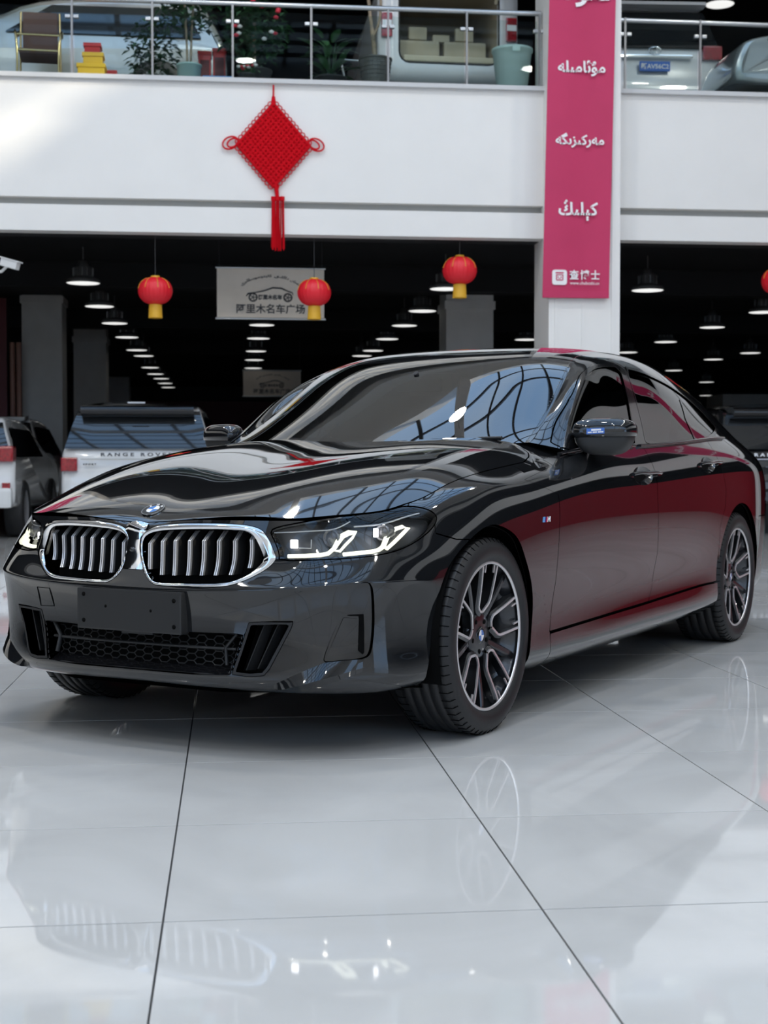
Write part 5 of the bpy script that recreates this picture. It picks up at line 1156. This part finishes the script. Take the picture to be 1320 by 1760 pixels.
q = at(1124, 120, Y=YB + 2.2); lc((q.x, YB + 2.2, zF), math.pi / 2 + math.radians(-3), 'white off-roader with blue number plate on the upper floor beside the pink banner', '新AV56C2')
q = at(24, 780, Y=18.4); lc((q.x - .985, 18.4, 0), math.pi / 2, 'white off-roader below the security camera, beside the black-roofed one', Hh=1.58, belt=1.0, dz=-.06)
q = at(70, 780, Y=23.4); lc((q.x - .985, 23.4, 0), math.pi / 2, 'white off-roader parked farther in beside the salmon pipes', Hh=1.72, belt=1.05, dz=-.02)
bg_car((-1.95, 28.9, 0), -math.pi / 2, 'low white saloon parked between the white off-roaders', 'car_white', L=4.6, W=1.8, Hh=1.42, belt=1.0, low=True)
q = at(1228, 120, Y=YB + 1.3); bg_car((q.x + 4.6, YB + 1.3, zF), math.pi, 'silver grey car standing sideways on the upper floor past the white off-roader', 'car_silver', L=4.6, W=1.45, Hh=1.50, belt=.98, low=True)
q = at(488, 90, Y=YB + 4); e_ = bg_car((q.x, YB + 4 + 4.7, zF), -math.pi / 2, 'red car behind the potted plants on the upper floor', 'car_red', L=4.7, W=1.85, Hh=1.75, belt=1.05)
for k in range(6): g_ = MB(); g_.box((4.70, -.55, .55 + k * .075), (4.735, .55, .59 + k * .075)); g_.build('grille_bar', 'badge_white', e_)
q = at(180, 60, Y=YB + 2.6); bg_car((q.x + 1.7, YB + 2.75, zF), math.pi, 'dark silver car standing sideways behind the gold framed chair', 'car_silver', L=4.7, W=1.8, Hh=1.62, belt=1.0)
# ---- open tailgate car
q = at(772, 90, Y=YB + 1.5); ot = empty('car', (q.x, YB + 1.5, zF), math.pi / 2 + math.radians(2), 'white off-roader with its tailgate open and cream seats inside, upper floor', 'car')
def rrect(w_, z0, z1, r, n=5):
    P = []
    for k, (sy, sz) in enumerate(((1, 1), (-1, 1), (-1, -1), (1, -1))):
        cy_, cz_ = sy * (w_ - r), (z1 - r if sz > 0 else z0 + r)
        for t in np.radians(np.linspace(0, 90, n)): a = t + k * math.pi / 2; P.append((cy_ + r * math.cos(a), cz_ + r * math.sin(a)))
    return P
oo, oi = rrect(.95, .45, 1.88, .22), rrect(.68, .70, 1.72, .14); m_ = MB()
m_.grid([[(.10, y, z) for y, z in oi], [(.0, y, z) for y, z in oi], [(-.01, y * 1.03, z + (z - 1.2) * .02) for y, z in oi], [(0.03, y, z) for y, z in oo], [(.15, y * 1.02, z) for y, z in oo], [(4.2, y, z * .9) for y, z in oo]], True, True); m_.build('body', 'car_white', ot)
sl2 = MB(); sl2.tube([(-.005, y, z) for y, z in rrect(.685, .695, 1.725, .14)], .014, 6, closed=True); sl2.build('door_seal', 'matte_black', ot)
m_ = MB(); m_.grid([[(.1, y, z) for y, z in oi], [(1.7, y, z) for y, z in oi]], True, True); m_.add([(1.7, y, z) for y, z in oi], [tuple(range(len(oi)))]); m_.build('cargo_lining', 'tan_cloth', ot)
for y in (-.33, .33):
    s_ = MB(); s_.box((.55, y - .30, .75), (.75, y + .30, 1.16), .04); so_ = s_.build('rear_seat', 'cream_cloth', ot); h_ = MB(); h_.box((.60, y - .13, 1.18), (.70, y + .13, 1.36), .03); h_.build('headrest', 'cream_cloth', so_)
h_ = MB(); h_.box((.60, -.12, 1.16), (.70, .12, 1.26), .02); h_.build('headrest', 'cream_cloth', ot)
s_ = MB(); s_.box((.0, -.62, .72), (.3, .62, .80), .02); s_.build('load_sill', 'cream_cloth', ot)
for sy in (-1, 1):
    t_ = MB(); t_.box((-.04, min(sy * .78, sy * .93), 1.02), (.1, max(sy * .78, sy * .93), 1.34), .02); tl_ = t_.build('tail_light', 'tail_lamp', ot); t2 = MB(); t2.box((-.045, min(sy * .79, sy * .92), 1.16), (-.03, max(sy * .79, sy * .92), 1.24)); t2.build('lamp_band', 'badge_white', tl_)
tg = MB(); tg.grid([[(x, y, z) for y in np.linspace(-.78, .78, 7)] for x, z in ((.05, 1.86), (-.5, 2.12), (-1.05, 2.20))]); tg.grid([[(x, y, z) for y in np.linspace(-.78, .78, 7)] for x, z in ((.05, 1.82), (-.5, 2.06), (-1.05, 2.14))]); tg.build('tailgate', 'car_white', ot)
st = MB(); st.tube([(.05, -.66, 1.55), (-.6, -.70, 2.06)], .03, 8); st.build('gas_strut', 'cream_cloth', ot)
for x in (.95, 3.6):
    for s_ in (-1, 1): wheel_bg(ot, x, s_ * .86)
# ================================================================== things along the balcony
mat('gold_metal', (.62, .48, .25), .25, 1); mat('brown_cloth', (.10, .055, .045), .8); mat('yellow_plastic', (.75, .42, .01), .4); mat('red_plastic', (.55, .02, .02), .4); mat('pot_cyan', (.42, .58, .56), .5); mat('pot_dark', (.03, .03, .032), .5); mat('pot_ribbed', (.09, .085, .08), .5)
mat('leaf_dark', (.03, .085, .035), .5, noise=.35, nscale=6); mat('leaf_mid', (.05, .13, .05), .45, noise=.3, nscale=5); mat('bark', (.30, .23, .16), .8, noise=.3, nscale=20); mat('bin_plastic', (.52, .64, .61), .45); mat('soil', (.03, .02, .015), .9); mat('blue_box', (.08, .25, .55), .5); mat('flower_red', (.65, .03, .06), .5); mat('flower_white', (.8, .75, .75), .5)
def on_floor(u, Y): p = at(u, 130, Y=Y); return Vector((p.x, Y, zF))
# chair
p = on_floor(68, YB + .75); ch = empty('armchair', p, math.radians(184), 'gold framed armchair with brown cloth seat behind the glass railing', 'chair')
m_ = MB(); m_.box((-.24, -.24, .40), (.24, .26, .46), .02); m_.build('seat', 'brown_cloth', ch); m_ = MB(); m_.box((-.22, -.28, .46), (.22, -.23, 1.05), .02); m_.build('backrest', 'brown_cloth', ch)
for s_ in (-1, 1):
    m_ = MB(); m_.tube(polyline([(s_ * .26, -.26, .80), (s_ * .28, -.05, .68), (s_ * .28, .24, .66), (s_ * .27, .27, .60), (s_ * .26, .27, .0)], 20), .015, 8); m_.build('arm_leg', 'gold_metal', ch)
    m_ = MB(); m_.tube([(s_ * .24, -.26, 1.05), (s_ * .25, -.26, .40), (s_ * .26, -.28, 0)], .015, 8); m_.build('back_leg', 'gold_metal', ch)
m_ = MB(); m_.tube([(-.27, .27, .43), (.27, .27, .43)], .013, 8); m_.tube([(-.26, .27, .62), (.26, .27, .62)], .012, 8); m_.build('front_bar', 'gold_metal', ch)
# yellow crates, red boxes
def crate(u, Y, w_, h_, d_, m, label, name='crate', z=0, cat='box'):
    p = on_floor(u, Y); e = empty(name, p + Vector((0, 0, z)), 0, label, cat); b_ = MB(); b_.box((-w_ / 2, -d_ / 2, 0), (w_ / 2, d_ / 2, h_ - .04), .012); b_.build('box', m, e); r_ = MB(); r_.box((-w_ / 2 - .012, -d_ / 2 - .012, h_ - .05), (w_ / 2 + .012, d_ / 2 + .012, h_), .008); r_.build('rim', m, e); return e
crate(158, YB + .42, .33, .24, .24, 'yellow_plastic', 'yellow plastic box on the floor beside the chair'); crate(161, YB + .42, .24, .14, .2, 'yellow_plastic', 'smaller yellow plastic box stacked on the lower one', z=.24)
crate(160, YB + .85, .20, .62, .2, 'red_plastic', 'upright red plastic box standing behind the yellow boxes'); crate(192, YB + .9, .12, .30, .15, 'red_plastic', 'narrow red box at the foot of the plants')
def extinguisher_box(u, lab, h): 
    e = crate(u, YB + 1.0, .16, h, .2, 'red_plastic', lab, 'extinguisher_cabinet', cat='cabinet'); l_ = MB(); l_.box((-.05, -.116, .05), (.05, -.112, .09)); l_.build('label_strip', 'badge_white', e); d_ = MB(); d_.box((-.06, -.114, .16), (.06, -.110, h - .12)); d_.build('door', 'dark_red', e)
extinguisher_box(352, 'red fire cabinet standing beside the pale pot', .60); extinguisher_box(377, 'taller red fire cabinet standing nearer the big foliage', .64)
crate(375, YB + .30, .36, .10, .2, 'blue_box', 'flat blue box lying before the red fire cabinets')
# plants
def leaf_mesh(l, w_, m, bend=.3):
    b = MB(); n = 6; rows = []
    for i in range(n + 1): t = i / n; x = l * t; ww_ = w_ * math.sin(math.pi * min(1, t * .92 + .06)) ** .8; z = -bend * l * t * t; rows.append([(x, -ww_, z + .15 * ww_), (x, 0, z), (x, ww_, z + .15 * ww_)])
    b.grid(rows); me = b.mesh('leaf', fix=False); me.materials.append(M[m]); return me
def foliage(name, parent, cx_, cy_, cz_, rx, ry, rz_, n, size, m, seed):
    r = random.Random(seed); b = MB()
    for k in range(n):
        while True:
            d = Vector((r.uniform(-1, 1), r.uniform(-1, 1), r.uniform(-1, 1)))
            if .25 < d.length < 1: break
        c = Vector((cx_ + d.x * rx, cy_ + d.y * ry, cz_ + d.z * rz_)); a = r.random() * 6.28; el = r.uniform(-.6, .6); t = Vector((math.cos(a) * math.cos(el), math.sin(a) * math.cos(el), math.sin(el))); s_ = t.cross(Vector((0, 0, 1))).normalized(); l = size * r.uniform(.7, 1.3); u_ = Vector((0, 0, .25 * l))
        b.add([c, c + t * l * .5 + s_ * l * .28, c + t * l - u_, c + t * l * .5 - s_ * l * .28], [(0, 1, 2, 3)])
    o = b.build(name, m, parent, fix=False); tag(o, kind='stuff'); return o
def pot(parent, r0, r1, h_, m, ribs=0):
    b = MB(); pr = [(.001, .0), (r0, .0)]
    if ribs:
        for k in range(ribs): t0, t1 = k / ribs, (k + .5) / ribs; pr += [(r0 + (r1 - r0) * t0 + .008, h_ * t0), (r0 + (r1 - r0) * t1 + .008, h_ * t1), (r0 + (r1 - r0) * t1, h_ * t1), (r0 + (r1 - r0) * (k + 1) / ribs, h_ * (k + 1) / ribs)]
    pr += [(r1, h_), (r1 + .012, h_), (r1 + .012, h_ + .02), (r1 - .02, h_ + .02), (r1 - .02, h_ - .03)]; b.lathe(pr, (0, 0, 0), 28, smooth=not ribs); b.build('pot', m, parent); s_ = MB(); s_.lathe([(.001, h_ - .03), (r1 - .02, h_ - .03)], (0, 0, 0), 20); s_.build('soil', 'soil', parent)
e = empty('potted_tree', on_floor(325, YB + .45), 0, 'slim potted tree in a pale blue-green pot by the red cabinets', 'plant'); pot(e, .14, .15, .27, 'pot_cyan')
for s_ in (-1, 1): b = MB(); b.tube(polyline([(s_ * .02, 0, .25), (s_ * .03, .01, .6), (s_ * .06, 0, 1.1)], 8), .014, 7); b.build('stem', 'bark', e)
foliage('foliage', e, 0, .1, 1.05, .38, .3, .38, 420, .11, 'leaf_dark', 3)
e = empty('potted_shrub', on_floor(262, YB + 1.15), 0, 'leafy dark green potted shrub beside the slim tree', 'plant'); pot(e, .16, .20, .22, 'pot_dark'); b = MB(); b.tube([(0, 0, .2), (0, 0, .8)], .02, 6); b.build('stem', 'bark', e); foliage('foliage', e, 0, 0, .62, .34, .3, .48, 420, .10, 'leaf_dark', 5)
e = empty('potted_shrub', on_floor(437, YB + .6), 0, 'big bushy green potted shrub beside the red car', 'plant'); pot(e, .18, .22, .26, 'pot_dark'); b = MB(); b.tube([(0, 0, .2), (0, 0, .9)], .025, 6); b.build('stem', 'bark', e); foliage('foliage', e, 0, 0, .80, .44, .35, .46, 620, .12, 'leaf_dark', 8)
fr_ = random.Random(4)
for k in range(12): b = MB(); b.lathe([(.001, -.02), (.03, -.01), (.034, .01), (.001, .03)], (fr_.uniform(-.35, .35), -.34 + fr_.uniform(0, .1), fr_.uniform(.5, 1.1)), 8); b.build('blossom', 'flower_red' if k % 3 else 'flower_white', e)
e = empty('flower_pot', on_floor(424, YB + .26), 0, 'small pot of red and white flowers at the glass', 'plant'); pot(e, .07, .09, .13, 'pot_dark'); foliage('foliage', e, 0, 0, .20, .13, .1, .08, 80, .06, 'leaf_mid', 2)
for k in range(9): b = MB(); b.lathe([(.001, -.015), (.026, -.005), (.028, .01), (.001, .022)], (fr_.uniform(-.11, .11), fr_.uniform(-.1, 0), fr_.uniform(.2, .30)), 8); b.build('blossom', 'flower_red' if k % 2 else 'flower_white', e)
e = empty('potted_foliage_plant', on_floor(568, YB + .75), 0, 'broad-leaved potted plant with arching leaves in a dark pot', 'plant'); pot(e, .16, .20, .24, 'pot_dark'); lmid = leaf_mesh(.27, .055, 'leaf_mid', .35); rr_ = random.Random(11)
for k in range(46):
    a = rr_.random() * 6.28; z = .25 + rr_.random() * .48; rad = .03 + rr_.random() * .16; el = rr_.uniform(.0, 1.0); o = bpy.data.objects.new('leaf', lmid); COL.objects.link(o); o.parent = e; o.location = (rad * math.cos(a), rad * math.sin(a), z); o.rotation_euler = (0, -el, a); s_ = rr_.uniform(.6, 1.05); o.scale = (s_, s_, s_)
b = MB()
for k in range(7): a = k * .9; b.tube([(0, 0, .2), (.10 * math.cos(a), .10 * math.sin(a), .68)], .008, 5)
b.build('stems', 'leaf_dark', e)
e = empty('potted_branch', on_floor(645, YB + .40), 0, 'bare branching stem in a dark ribbed pot', 'plant'); pot(e, .15, .205, .40, 'pot_ribbed', 8); b = MB(); b.tube(polyline([(0, 0, .38), (-.02, 0, .62), (-.05, 0, .85), (-.09, 0, 1.2)], 10), [.03] * 5 + [.022] * 5, 7); b.tube(polyline([(-.03, 0, .70), (.04, 0, .86), (.07, 0, 1.2)], 8), .018, 7); b.build('branch', 'bark', e)
e = empty('waste_bin', on_floor(880, YB + .40), 0, 'large pale green plastic bin standing by the white column', 'bin'); b = MB(); b.lathe([(.001, 0), (.185, 0), (.25, .55), (.265, .555), (.265, .59), (.245, .59), (.235, .55), (.17, .02)], (0, 0, 0), 32); b.build('tub', 'bin_plastic', e); b = MB(); b.box((-.05, -.285, .50), (.05, -.25, .575), .008); b.build('handle', 'bin_plastic', e)
e = empty('hand_trolley', on_floor(607, YB + 1.15), math.radians(10), 'folded grey metal trolley leaning beside the ribbed pot', 'trolley')
for s_ in (-.14, .14): b = MB(); b.tube([(s_ + .1, 0, .02), (s_ - .02, .05, .62)], .015, 7); b.build('upright', 'steel', e)
b = MB(); b.tube([(-.16, .05, .62), (.12, .05, .62)], .015, 7); b.build('grip', 'steel', e); b = MB(); b.box((-.06, -.2, .0), (.26, .05, .03), .008); b.build('base_plate', 'steel', e)
for s_ in (-.1, .3): b = MB(); b.lathe([(.02, -.02), (.07, -.02), (.07, .02), (.02, .02)], (s_, .08, .07), 16, 'x'); b.build('trolley_wheel', 'rubber', e)
